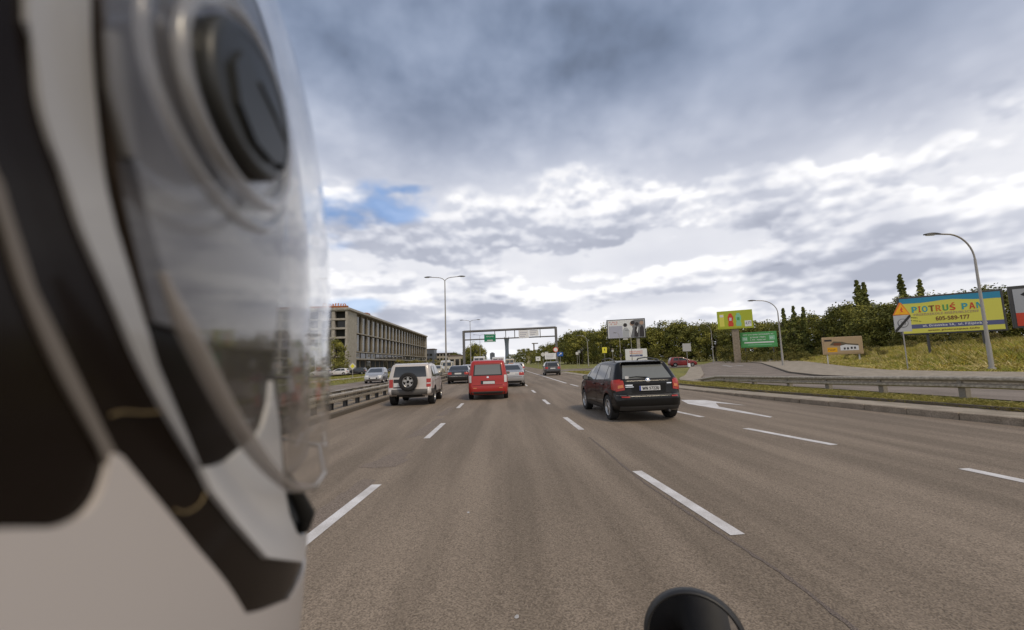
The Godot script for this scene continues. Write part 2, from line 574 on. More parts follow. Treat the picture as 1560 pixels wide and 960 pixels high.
# ------------------------------------------------------------------ ground
const BACK_EDGE := [Vector2(30.5, -20), Vector2(30.0, 0), Vector2(29.0, 15), Vector2(27.3, 25), Vector2(27.6, 30), Vector2(31.5, 37.7), Vector2(49.4, 68), Vector2(59.5, 87.5), Vector2(69, 110.0), Vector2(120, 200.0), Vector2(260, 420)]
const ROAD_RIGHT := [Vector2(19.5, -20), Vector2(19.5, 20), Vector2(19.7, 26.4), Vector2(21.9, 32.3), Vector2(28.6, 44.2), Vector2(43.0, 70.0), Vector2(51.7, 90.0), Vector2(59.5, 109)]
const ROAD_LEFT := [Vector2(12.9, -20), Vector2(12.9, 20), Vector2(13.0, 28.0), Vector2(16.2, 34.0), Vector2(33.2, 70.8), Vector2(45.0, 92.0), Vector2(55.0, 110)]
const KERB := [Vector2(10.6, -12), Vector2(10.2, 4), Vector2(9.85, 8), Vector2(9.5, 10), Vector2(9.1, 12.6), Vector2(8.75, 15.5), Vector2(8.5, 20), Vector2(8.4, 26), Vector2(8.0, 34), Vector2(7.8, 42), Vector2(7.8, 60)]

func along(line: Array, d: float) -> float:
	# x of a line at distance d
	for i in line.size() - 1:
		if d <= line[i + 1].y:
			return lerpf(line[i].x, line[i + 1].x, (d - line[i].y) / (line[i + 1].y - line[i].y))
	return line[-1].x

func beyond_edge(x: float, d: float) -> float:
	var p := Vector2(x, d)
	var best := 1e9
	var side := 0.0
	for i in BACK_EDGE.size() - 1:
		var a: Vector2 = BACK_EDGE[i]
		var b: Vector2 = BACK_EDGE[i + 1]
		var c := Geometry2D.get_closest_point_to_segment(p, a, b)
		var l := c.distance_to(p)
		if l < best:
			best = l
			side = signf(-(b - a).cross(p - a))
	return best * side

func right_base(d: float) -> float:
	return lerpf(0.15, 0.03, smoothstep(9.0, 24.0, d))

func ground_height(x: float, d: float) -> float:
	if x < -15.25:
		return 0.05 + 0.5 * smoothstep(40.0, 90.0, -x)
	if x < 12.0 and x < (along(KERB, d) + 1.3 if d < 60.0 else 8.2):
		return -0.08
	var r := right_base(d)
	if d > 60.5 and d < 73.5 and x < 40.0:
		r = minf(r, 0.0)
	var s := beyond_edge(x, d)
	if s > 0.2:
		r += 1.6 * smoothstep(0.0, 15.0, s) + 0.012 * maxf(s - 15.0, 0.0) * (1.0 if s < 120.0 else 120.0 / s)
	elif x > 12.7 and x < 62.0 and d < 112.0:
		r -= 0.04
	return r

func axis(stops: Array) -> Array:
	var out := []
	for i in stops.size() - 1:
		var n: int = maxi(1, int(round(absf(stops[i + 1][0] - stops[i][0]) / stops[i][1])))
		for k in n:
			out.append(lerpf(stops[i][0], stops[i + 1][0], float(k) / n))
	out.append(stops[-1][0])
	return out

func sheet(poly: Array, height: float, lift_right := false) -> MB:
	# a flat sheet over points (x, distance)
	var b := MB.new()
	var p := PackedVector2Array()
	for q in poly:
		p.append(Vector2(q.x, -q.y))
	var ix := Geometry2D.triangulate_polygon(p)
	for i in range(0, ix.size(), 3):
		var q := []
		for k in 3:
			var e := p[ix[i + k]]
			q.append(Vector3(e.x, height + (right_base(-e.y) if lift_right else 0.0), e.y))
		if ((q[2] - q[0]) as Vector3).cross(q[1] - q[0]).y < 0.0:
			b.tri(q[0], q[2], q[1])
		else:
			b.tri(q[0], q[1], q[2])
	return b

func strip(left: Array, right: Array, d0: float, d1: float, step: float, height: float, skirt: float, lift := true) -> MB:
	# a slab between two lines
	var b := MB.new()
	var d := d0
	while d < d1 - 0.001:
		var e := minf(d + (step if d < 90.0 else maxf(step, 40.0)), d1)
		var ha := height + (right_base(d) if lift else 0.0)
		var hb := height + (right_base(e) if lift else 0.0)
		var l0 := Vector3(along(left, d), ha, -d)
		var l1 := Vector3(along(left, e), hb, -e)
		var r0 := Vector3(along(right, d), ha, -d)
		var r1 := Vector3(along(right, e), hb, -e)
		b.quad(l0, l1, r1, r0)
		if skirt > 0.0:
			var k := Vector3(0, -skirt, 0)
			b.quad(l0 + k, l1 + k, l1, l0)
			b.quad(r0, r1, r1 + k, r0 + k)
		d = e
	if skirt > 0.0:
		for dd in [d0, d1]:
			var hh := height + (right_base(dd) if lift else 0.0)
			var l := Vector3(along(left, dd), hh, -dd)
			var r := Vector3(along(right, dd), hh, -dd)
			var k := Vector3(0, -skirt, 0)
			b.quad(l, r, r + k, l + k)
	return b

func shifted(line: Array, by: float) -> Array:
	var o := []
	for p in line:
		o.append(Vector2(p.x + by, p.y))
	return o

func line_mark(parent: Node, x0: float, d0: float, x1: float, d1: float, w: float, m: Material, h := 0.004) -> void:
	var a := Vector3(x0, h, -d0)
	var b := Vector3(x1, h, -d1)
	var s := (b - a).normalized().cross(Vector3.UP) * w * 0.5
	var k := MB.new()
	k.quad(a - s, b - s, b + s, a + s)
	obj("lane_marking", k, m, parent)

func make_ground() -> void:
	# one sheet to the horizon
	var xs := axis([[-3000.0, 900.0], [-300.0, 60.0], [-60.0, 12.0], [-15.3, 0.1], [-15.2, 7.4], [-7.0, 5.0], [7.7, 0.25], [13.2, 1.2], [75.0, 4.0], [140.0, 20.0], [300.0, 100.0], [900.0, 700.0], [3000.0, 1000.0]])
	var ds := axis([[-120.0, 30.0], [-20.0, 4.0], [4.0, 1.5], [50.0, 2.0], [60.0, 0.5], [62.0, 2.75], [73.0, 0.5], [74.0, 3.0], [140.0, 12.0], [400.0, 60.0], [1200.0, 400.0], [3600.0, 1200.0]])
	var rows := []
	for d in ds:
		var row := []
		for x in xs:
			row.append(Vector3(x, ground_height(x, d), -d))
		rows.append(row)
	var g := MB.new()
	g.grid(rows)
	struct_("ground", g, M.lawn)

	# main carriageway
	var edge := [Vector2(10.6, -20)]
	edge.append_array(KERB)
	edge.append_array([Vector2(7.8, 61), Vector2(8.3, 74), Vector2(8.3, 700)])
	var road := struct_("road", strip([Vector2(-5.2, -20), Vector2(-5.2, 700)], edge, -20.0, 700.0, 2.0, 0.0, 0.0, false), M.asphalt)
	var P: Material = M.road_paint
	# left line, right line, outer line of our side
	for m in [[-1.84, 3.3, -1.66, 5.8], [-1.60, 9.2, -1.55, 11.45], [-1.55, 15.2, -1.53, 16.95]]:
		line_mark(road, m[0], m[1], m[2], m[3], 0.13, P)
	for m in [[1.97, 3.76, 1.80, 5.94], [1.73, 9.56, 1.69, 11.73], [1.67, 15.42, 1.66, 17.34], [1.65, 21.3, 1.64, 23.3]]:
		line_mark(road, m[0], m[1], m[2], m[3], 0.13, P)
	for k in 14:
		var d := 21.2 + k * 6.0
		line_mark(road, -1.53, d, -1.53, d + 2.0, 0.12, P)
		if k > 0:
			line_mark(road, 1.63, d + 0.2, 1.63, d + 2.2, 0.12, P)
	for m in [[5.98, 3.2, 5.80, 5.42], [5.43, 7.06, 5.04, 8.94], [5.02, 10.8, 4.88, 12.15], [4.75, 16.0, 4.66, 18.0], [4.5, 25.3, 4.45, 27.7]]:
		line_mark(road, m[0], m[1], m[2], m[3], 0.15, P)
	line_mark(road, 4.40, 29.2, 4.27, 100.0, 0.16, P)
	# the arrow of the exit lane: long shaft, head bent to the right
	var a := MB.new()
	var pts := [Vector2(6.43, 10.3), Vector2(6.02, 13.9), Vector2(6.35, 15.25), Vector2(7.05, 14.9), Vector2(7.35, 12.9), Vector2(6.93, 13.9), Vector2(6.5, 12.85), Vector2(6.55, 10.4)]
	var ar := sheet(pts, 0.004)
	obj("arrow_marking", ar, P, road)
	# darker repair patches by the left line, and the tar seam by the right line
	for q in [[Vector2(-2.08, 4.35), Vector2(-1.93, 6.15), Vector2(-1.72, 6.05), Vector2(-1.77, 4.2)], [Vector2(-2.22, 6.8), Vector2(-1.95, 7.9), Vector2(-1.62, 7.95), Vector2(-1.66, 7.35), Vector2(-1.52, 7.25), Vector2(-1.66, 6.75)], [Vector2(-2.1, 9.3), Vector2(-1.85, 12.4), Vector2(-1.64, 12.6), Vector2(-1.72, 9.6)], [Vector2(-2.0, 13.1), Vector2(-1.9, 15.6), Vector2(-1.68, 15.6), Vector2(-1.7, 13.2)]]:
		var rough := []
		for i in q.size():
			var u: Vector2 = q[i]
			var v: Vector2 = q[(i + 1) % q.size()]
			var steps := maxi(2, int(u.distance_to(v) / 0.12))
			for k in steps:
				rough.append(u.lerp(v, float(k) / steps) + Vector2(rng.randf_range(-0.022, 0.022), rng.randf_range(-0.07, 0.07)))
		obj("repair_patch", sheet(rough, 0.003), M.dark_asphalt, road)
	var seam := [Vector2(1.93, 1.2), Vector2(1.90, 2.45), Vector2(1.915, 3.05), Vector2(1.86, 3.6), Vector2(1.80, 4.2), Vector2(1.72, 5.3), Vector2(1.70, 6.4), Vector2(1.72, 7.4), Vector2(1.70, 8.6)]
	var sl := []
	var sr := []
	for k in 90:
		var d := 1.2 + k * 7.4 / 89.0
		var x := along(seam, d) + rng.randf_range(-0.006, 0.006)
		var hw := rng.randf_range(0.008, 0.024)
		sl.append(Vector2(x - hw, d))
		sr.append(Vector2(x + hw, d))
	sr.reverse()
	obj("tar_seam", sheet(sl + sr, 0.003), M.tar, road)
	var worn := []
	for q in [[-0.38, 4.6], [0.05, 2.75]]:
		var ring := []
		for k in 9:
			ring.append(Vector2(q[0] + cos(TAU * k / 9.0) * 0.014 * rng.randf_range(0.7, 1.2), q[1] + sin(TAU * k / 9.0) * 0.022 * rng.randf_range(0.7, 1.2)))
		obj("paint_spot", sheet(ring, 0.003), M.faded_paint, road)

	# the other carriageway
	var other := struct_("opposite_road", sheet([Vector2(-15.2, -20), Vector2(-7.7, -20), Vector2(-7.7, 700), Vector2(-15.2, 700)], 0.0), M.side_asphalt)
	for k in 20:
		line_mark(other, -11.4, 12.0 + k * 6.0, -11.4, 14.0 + k * 6.0, 0.12, P)
	# median with its kerb
	var median := struct_("median_strip", strip([Vector2(-7.7, -20), Vector2(-7.7, 700)], [Vector2(-5.36, -20), Vector2(-5.36, 700)], -20.0, 700.0, 60.0, 0.12, 0.3, false), M.concrete)
	for k in 40:
		var b := MB.new()
		b.box(Vector3(-5.28, 0.04, -(3.0 + k * 1.0 + 0.5)), Vector3(0.156, 0.19, 0.985), 0.015)
		obj("kerbstone", b, M.dark_kerb, median)
	struct_("median_kerb", strip([Vector2(-5.357, 43), Vector2(-5.357, 600)], [Vector2(-5.2, 43), Vector2(-5.2, 600)], 43.0, 600.0, 40.0, 0.13, 0.3, false), M.dark_kerb)
	struct_("left_path", sheet([Vector2(-22.5, 0), Vector2(-20.6, 0), Vector2(-20.6, 160), Vector2(-22.5, 160)], 0.06), M.pavement)
	struct_("left_lot", sheet([Vector2(-49, 70), Vector2(-30, 70), Vector2(-30, 320), Vector2(-49, 320)], 0.33), M.side_asphalt)

	# right verge: kerb stones, pale strip, low second kerb
	var verge := struct_("verge_pavement", strip(shifted(KERB, 0.16), shifted(KERB, 1.25), -12.0, 60.0, 1.0, -0.02, 0.3), M.pavement)
	var d := 3.0
	while d < 34.0:
		var p0 := Vector3(along(KERB, d) + 0.08, right_base(d) * 0.5 - 0.05, -d)
		var p1 := Vector3(along(KERB, d + 1.0) + 0.08, right_base(d + 1.0) * 0.5 - 0.05, -d - 1.0)
		var b := MB.new()
		b.t = Transform3D(Basis(Vector3.UP, atan2(-(p1 - p0).x, -(p1 - p0).z)), (p0 + p1) * 0.5)
		b.box(Vector3.ZERO, Vector3(0.158, right_base(d) + 0.10, p0.distance_to(p1) - 0.014), 0.012)
		obj("kerbstone", b, M.concrete, verge)
		d += 1.0
	obj("far_kerb", strip(KERB, shifted(KERB, 0.157), 34.0, 60.0, 2.0, 0.0, 0.2), M.concrete, verge)
	obj("edge_board", strip(shifted(KERB, 1.252), shifted(KERB, 1.34), -12.0, 36.0, 1.0, 0.055, 0.3), M.dark_kerb, verge)

	# side road, its pale left margin, pavement beyond, cross road where the red car waits
	var lp := ROAD_RIGHT.duplicate()
	lp.reverse()
	var side := struct_("side_road", strip(ROAD_LEFT, ROAD_RIGHT, -20.0, 109.0, 2.0, 0.004, 0.0), M.side_asphalt)
	line_mark(side, 30.5, 56.0, 34.5, 66.0, 0.3, M.faded_paint, right_base(60.0) + 0.008)
	line_mark(side, 32.6, 57.0, 34.9, 63.0, 0.3, M.faded_paint, right_base(60.0) + 0.008)
	struct_("cross_road", sheet([Vector2(7.6, 61), Vector2(29.5, 61), Vector2(36, 73), Vector2(7.6, 73)], 0.045), M.side_asphalt)
	struct_("margin_strip", strip(shifted(ROAD_LEFT, -1.5), shifted(ROAD_LEFT, -0.01), 25.5, 60.5, 2.0, 0.05, 0.2), M.pavement)
	struct_("side_pavement", strip(shifted(ROAD_RIGHT, 0.16), BACK_EDGE, -20.0, 109.0, 1.0, 0.10, 0.3), M.pavement)
	struct_("side_kerb", strip(shifted(ROAD_RIGHT, 0.01), shifted(ROAD_RIGHT, 0.158), -20.0, 109.0, 1.0, 0.105, 0.3), M.dark_kerb)
	struct_("footpath", sheet([Vector2(7.9, 75.5), Vector2(40, 75.5), Vector2(40, 78), Vector2(7.9, 78)], 0.05), M.pavement)

# ------------------------------------------------------------------ plants
func tuft_mesh(blades: int, spread: float, lean: float, seed_: int) -> ArrayMesh:
	var r := RandomNumberGenerator.new()
	r.seed = seed_
	var b := MB.new()
	for k in blades:
		var g := r.randf() * TAU
		var p := Vector3(cos(g), 0, sin(g)) * spread * sqrt(r.randf())
		var h := r.randf_range(0.55, 1.0)
		var t := Vector3(r.randf_range(-lean, lean), h, r.randf_range(-lean, lean))
		var s := Vector3(cos(g + 1.3), 0, sin(g + 1.3)) * 0.035
		var m := p + t * 0.55
		b.quad(p - s, m - s * 0.8, m + s * 0.8, p + s)
		b.tri(m - s * 0.8, p + t + Vector3(t.x, 0, t.z) * 0.4, m + s * 0.8)
	return b.mesh()

func meadow(called: String, mesh: Mesh, spots: Array, shades: Array, parent: Node = null) -> void:
	var mm := MultiMesh.new()
	mm.transform_format = MultiMesh.TRANSFORM_3D
	mm.use_colors = true
	mm.mesh = mesh
	mm.instance_count = spots.size()
	for i in spots.size():
		var s: Array = spots[i]
		var bs := Basis(Vector3.UP, rng.randf() * TAU).scaled(Vector3(s[2], s[1], s[2]))
		mm.set_instance_transform(i, Transform3D(bs, s[0]))
		var a: Color = shades[rng.randi() % shades.size()]
		var k := rng.randf_range(0.75, 1.25)
		mm.set_instance_color(i, Color(a.r * k, a.g * k, a.b * k))
	var o := MultiMeshInstance3D.new()
	o.multimesh = mm
	o.material_override = M.tuft
	o.name = numbered(called)
	add_child(o)
	o.set_meta("kind", "stuff")

func make_grass() -> void:
	var patches := FastNoiseLite.new()
	patches.seed = 4
	patches.frequency = 0.09
	var tall := tuft_mesh(16, 0.42, 0.3, 5)
	var spots := []
	var low := []
	while spots.size() < 15000:
		var d := rng.randf_range(4.0, 95.0)
		var x := rng.randf_range(27.0, 90.0)
		var s := beyond_edge(x, d)
		if s < 0.3 or s > 26.0 or x > d * 1.9 + 12.0:
			continue
		var n := patches.get_noise_2d(x, d)
		var h := (0.25 + 0.5 * smoothstep(1.0, 6.0, s) + 0.35 * n) * rng.randf_range(0.7, 1.25)
		spots.append([Vector3(x, ground_height(x, d) - 0.02, -d), maxf(h, 0.2), rng.randf_range(0.7, 1.4)])
	meadow("bank_grass", tall, spots, [Color(0.44, 0.37, 0.085), Color(0.34, 0.32, 0.05), Color(0.56, 0.45, 0.16), Color(0.28, 0.285, 0.045), Color(0.62, 0.50, 0.22), Color(0.42, 0.32, 0.045)])
	while low.size() < 9000:
		var d := rng.randf_range(3.0, 34.0) if low.size() < 7500 else rng.randf_range(30.0, 60.0)
		var x: float = along(KERB, d) + 1.36 + rng.randf() * maxf(0.3, 12.15 - along(KERB, d) - 1.36)
		if d > 24.0 and x > 11.0:
			continue
		low.append([Vector3(x, ground_height(x, d) - 0.01, -d), rng.randf_range(0.04, 0.12), rng.randf_range(0.25, 0.4)])
	meadow("verge_grass", tuft_mesh(12, 0.5, 0.45, 6), low, [Color(0.25, 0.22, 0.035), Color(0.19, 0.185, 0.025), Color(0.32, 0.265, 0.065), Color(0.38, 0.31, 0.11)])
	var far := []
	while far.size() < 6000:
		var d := rng.randf_range(22.0, 120.0)
		var x := rng.randf_range(-46.0, -15.5)
		if x > -22.8 and x < -20.4:
			continue
		far.append([Vector3(x, ground_height(x, d) - 0.01, -d), rng.randf_range(0.06, 0.16), rng.randf_range(0.5, 0.8)])
	meadow("left_grass", tuft_mesh(10, 0.5, 0.4, 7), far, [Color(0.27, 0.245, 0.04), Color(0.21, 0.205, 0.03), Color(0.35, 0.30, 0.08)])

func crown_mesh(seed_: int, shape: String, leaves: int, dark: Color, light: Color) -> ArrayMesh:
	# unit crown: 1 high from its foot, leaf-sized faces in clumps through the volume
	var r := RandomNumberGenerator.new()
	r.seed = seed_
	var b := MB.new()
	b.tinted = true
	var clumps := []
	var n := 62 if shape == "broad" else 90 if shape == "poplar" else 40
	for k in n:
		var y: float
		var rad: float
		match shape:
			"poplar":
				y = 0.08 + 0.90 * (k + r.randf()) / n
				rad = (0.092 * (1.0 - y) ** 0.8 + 0.003) * r.randf_range(0.6, 1.15)
			"bush":
				y = r.randf_range(0.03, 0.85)
				rad = 0.62 * sqrt(maxf(0.0, 1.0 - y * y)) + 0.03
			_:
				y = r.randf_range(0.10, 0.93)
				rad = 0.40 * sin(PI * clampf(y * 0.80 + 0.17, 0.0, 1.0)) ** 0.75 * r.randf_range(0.75, 1.15)
		var g := r.randf() * TAU
		var q := sqrt(r.randf_range(0.15, 1.0)) * rad
		clumps.append([Vector3(cos(g) * q, y, sin(g) * q), (lerpf(0.066, 0.012, y) if shape == "poplar" else 0.115 if shape == "broad" else 0.17) * r.randf_range(0.65, 1.25), r.randf()])
	var each := leaves / n
	for c in clumps:
		b.tint = dark.lerp(light, c[2])
		var base: Color = b.tint
		for k in each:
			var u := Vector3(r.randfn(), r.randfn() * 0.8, r.randfn()).normalized() * pow(r.randf(), 0.4) * (c[1] as float)
			var p: Vector3 = c[0] + u
			if p.y < 0.005: continue
			var nn := (u.normalized() + Vector3(r.randfn(), r.randfn() + 0.5, r.randfn()) * 0.7).normalized()
			var x := nn.cross(Vector3(r.randfn(), r.randfn(), r.randfn())).normalized()
			var y2 := nn.cross(x)
			var s := r.randf_range(0.011, 0.024) * (0.75 if shape == "poplar" else 1.0) * (1.5 if shape == "bush" else 1.0)
			var kf := r.randf_range(0.75, 1.3)
			b.tint = Color(base.r * kf, base.g * kf, base.b * kf)
			b.quad(p - x * s, p + y2 * s * 0.7, p + x * s, p - y2 * s * 0.7)
	return b.mesh()

func trunk_mesh(seed_: int, h: float, limbs_: bool) -> ArrayMesh:
	var r := RandomNumberGenerator.new()
	r.seed = seed_
	var b := MB.new()
	var pts := []
	var rad := []
	for k in 7:
		var y := h * k / 6.0
		pts.append(Vector3(r.randf_range(-0.012, 0.012) * k, y - 0.02, r.randf_range(-0.012, 0.012) * k))
		rad.append(lerpf(0.024, 0.006, k / 6.0))
	b.tube(pts, rad, 7)
	for k in (8 if limbs_ else 0):
		var i := 2 + k % 4
		var g := r.randf() * TAU
		var p: Vector3 = pts[i]
		var e := p + Vector3(cos(g) * 0.14, 0.14, sin(g) * 0.14) * r.randf_range(0.7, 1.2)
		b.tube([p, p.lerp(e, 0.5) + Vector3(0, 0.015, 0), e], [0.009, 0.006, 0.003], 5)
	return b.mesh()

var crowns := {}
func tree(kind: String, variant: int, x: float, d: float, h: float, wide: float, label: String, group := "", called := "") -> void:
	var key := "%s%d" % [kind, variant]
	if not crowns.has(key):
		var dk := Color(0.075, 0.086, 0.016)
		var lt := Color(0.31, 0.285, 0.052)
		if kind == "poplar":
			dk = Color(0.07, 0.085, 0.02)
			lt = Color(0.26, 0.265, 0.06)
		if kind == "bush":
			dk = Color(0.08, 0.085, 0.015)
			lt = Color(0.30, 0.25, 0.055)
		if kind == "reed":
			dk = Color(0.09, 0.085, 0.02)
			lt = Color(0.30, 0.235, 0.07)
		crowns[key] = [crown_mesh(100 + variant * 7 + kind.length(), "bush" if kind == "reed" else kind, 4600 if kind == "broad" else 5400 if kind == "poplar" else 2200, dk, lt), trunk_mesh(50 + variant, 0.74, kind == "broad")]
	var y := ground_height(x, d)
	var cat := "tree" if kind in ["broad", "poplar"] else "bush"
	if called == "":
		called = {"broad": "leafy_tree", "poplar": "poplar_tree", "bush": "shrub", "reed": "dry_shrub"}[kind]
	var o := thing(called, label, cat, Vector3(x, y, -d), rng.randf() * TAU, group)
	o.scale = Vector3(h * wide, h, h * wide)
	obj("crown" if cat == "tree" else "foliage", crowns[key][0], M.leaf, o)
	if cat == "tree":
		obj("trunk", crowns[key][1], M.bark, o)

func make_trees() -> void:
	# the wood along the right side: points (x, distance, height of the tops)
	var row := [[24.0, 262.0, 9.0], [25.0, 240.0, 11.0], [27.0, 222.0, 12.0], [28.0, 206.0, 12.5], [29.5, 190.0, 14.0], [31.0, 176.0, 15.5], [33.0, 166.0, 15.0], [36.0, 156.0, 13.2], [39.0, 147.0, 13.8], [42.0, 141.0, 13.0], [45.0, 136.0, 12.6], [48.0, 133.0, 13.0], [51.5, 130.0, 13.0], [55.0, 127.0, 12.6], [58.0, 123.0, 12.0], [60.5, 118.0, 12.0], [63.0, 113.0, 11.0], [65.0, 108.0, 10.8], [66.5, 103.0, 11.2], [67.5, 98.0, 10.4], [68.0, 93.0, 10.4], [68.5, 88.0, 10.2], [68.5, 83.0, 11.6], [68.5, 78.5, 11.5], [68.0, 74.0, 11.0], [67.5, 69.5, 10.8], [67.0, 65.0, 10.8], [67.0, 60.5, 10.5], [67.5, 56.0, 10.3], [68.5, 51.5, 10.5], [70.0, 47.0, 10.5], [72.0, 42.5, 10.5], [74.0, 38.0, 11.0]]
	for i in row.size():
		var q: Array = row[i]
		var lab: Array = ["dark green leafy tree of the wood behind the house board and yellow billboard", "wood behind the yellow billboard"]
		if q[1] > 160.0: lab = ["leafy tree of the far wood to the left of the white billboard", "far wood beyond the gantry"]
		elif q[1] > 125.0: lab = ["dark green leafy tree of the wood around the white billboard", "wood behind the white billboard"]
		elif q[1] > 80.0: lab = ["dark green leafy tree of the wood behind the lime and green boards", "wood behind the lime board"]
		for k in 2:
			var f := 3.0 if k else 0.0
			var x: float = q[0] + rng.randf_range(-1.2, 1.2) + f
			var d: float = q[1] + rng.randf_range(-1.2, 1.2) + f * 1.5
			tree("broad", (i * 2 + k) % 6, x, d, (q[2] - ground_height(x, d)) * rng.randf_range(0.84, 1.04), rng.randf_range(0.95, 1.3), lab[0], lab[1])
	for q in [[62.0, 91.0, 11.6], [63.6, 90.0, 11.9], [65.0, 89.0, 11.5]]:
		tree("poplar", 0, q[0], q[1], q[2] - ground_height(q[0], q[1]), 1.1, "slim dark poplar rising above the wood behind the green sign", "poplars behind the green sign")
	for q in [[69.6, 80.0, 15.4], [71.4, 80.5, 15.0]]:
		tree("poplar", 1, q[0], q[1], q[2] - ground_height(q[0], q[1]), 1.2, "tall pointed poplar left of the large yellow billboard", "tall poplars left of the yellow billboard")
	for q in [[74.5, 76.0, 15.6], [76.0, 74.0, 14.2], [79.0, 60.0, 13.6], [80.6, 59.0, 13.2], [78.0, 52.0, 12.6], [79.0, 45.0, 11.4]]:
		tree("poplar", 2, q[0], q[1], q[2] - ground_height(q[0], q[1]), 1.1, "slim poplar whose tip shows above the yellow billboard", "poplars behind the yellow billboard")
	# undergrowth in front of the wood
	var under := [[30.0, 180.0], [33.0, 160.0], [38.0, 142.0], [43.0, 134.0], [48.0, 128.0], [53.0, 123.0], [57.0, 118.0], [60.0, 111.0], [62.0, 104.0], [63.0, 97.0], [63.5, 90.0], [63.5, 84.0], [63.5, 78.0], [63.0, 72.0], [62.5, 66.0], [62.0, 60.0], [62.5, 54.0], [63.5, 48.0], [65.0, 42.0], [31.5, 171.0], [35.5, 150.0], [40.0, 138.0], [50.5, 126.0], [61.0, 107.0], [63.0, 93.5], [63.5, 75.0], [62.6, 63.0]]
	for i in under.size():
		tree("bush", i % 3, under[i][0] + rng.randf_range(-1.0, 1.0), under[i][1] + rng.randf_range(-1.0, 1.0), (rng.randf_range(3.2, 5.0) if under[i][1] > 86.0 else rng.randf_range(1.6, 2.8)), rng.randf_range(0.9, 1.3), "green undergrowth shrub at the foot of the right-hand wood", "undergrowth of the wood")
	for q in [[50.5, 79.0, 2.3], [52.4, 77.0, 2.1], [48.8, 82.0, 2.5], [54.0, 75.0, 2.0], [47.0, 86.0, 2.4], [51.6, 84.0, 2.2]]:
		tree("bush", 1, q[0], q[1], q[2], 1.1, "low green shrub below the green advertising board", "shrubs below the green board")
	for q in [[47.0, 56.0, 1.5], [49.0, 55.0, 1.7], [44.6, 52.0, 1.3], [51.0, 52.0, 1.6], [46.0, 44.0, 1.4], [49.0, 41.0, 1.5], [45.0, 38.5, 1.2], [52.0, 38.0, 1.6], [43.0, 47.0, 1.2]]:
		tree("reed", 0, q[0], q[1], q[2], 1.0, "yellowish dry shrub in the tall grass of the bank", "dry shrubs on the bank")
	tree("bush", 2, 47.4, 43.0, 2.6, 0.6, "pale young sapling in the tall grass left of the warning sign", "", "sapling")
	# left side
	tree("broad", 1, -37.6, 98.0, 8.2, 1.05, "round green tree in front of the office block corner", "")
	tree("broad", 3, -43.4, 99.0, 6.6, 1.1, "bushy green tree left of the office block corner by the lamp post", "")
	tree("bush", 0, -40.3, 92.0, 2.4, 1.2, "low green shrub between the two trees by the office block", "")
	for q in [[-40.0, 172.0, 4.5], [-39.0, 186.0, 4.0], [-38.5, 200.0, 4.6], [-38.0, 216.0, 4.2], [-37.0, 235.0, 5.0], [-36.0, 258.0, 5.0]]:
		tree("bush", 2, q[0], q[1], q[2], 1.0, "clipped green shrub in front of the long office facade", "shrubs before the long facade")
	for q in [[-32.0, 320.0, 10.0], [-28.0, 335.0, 9.0], [-24.0, 330.0, 9.0], [-36.0, 330.0, 11.0]]:
		tree("broad", 2, q[0], q[1], q[2], 1.1, "far green tree past the end of the office block", "far trees past the office block")
	for q in [[-11.5, 205.0, 12.0], [-14.5, 212.0, 11.0], [-17.0, 225.0, 10.0], [-9.8, 222.0, 10.0]]:
		tree("broad", 4, q[0], q[1], q[2], 0.9, "distant dark tree seen left of the gantry post over the traffic", "distant trees by the gantry")
	for q in [[16.0, 330.0, 12.0], [19.0, 318.0, 12.0], [21.0, 300.0, 10.0], [24.0, 285.0, 10.0], [13.0, 360.0, 9.0], [10.0, 420.0, 10.0]]:
		tree("broad", 5, q[0], q[1], q[2], 1.1, "distant hazy tree where the road meets the wood", "distant trees at the end of the road")

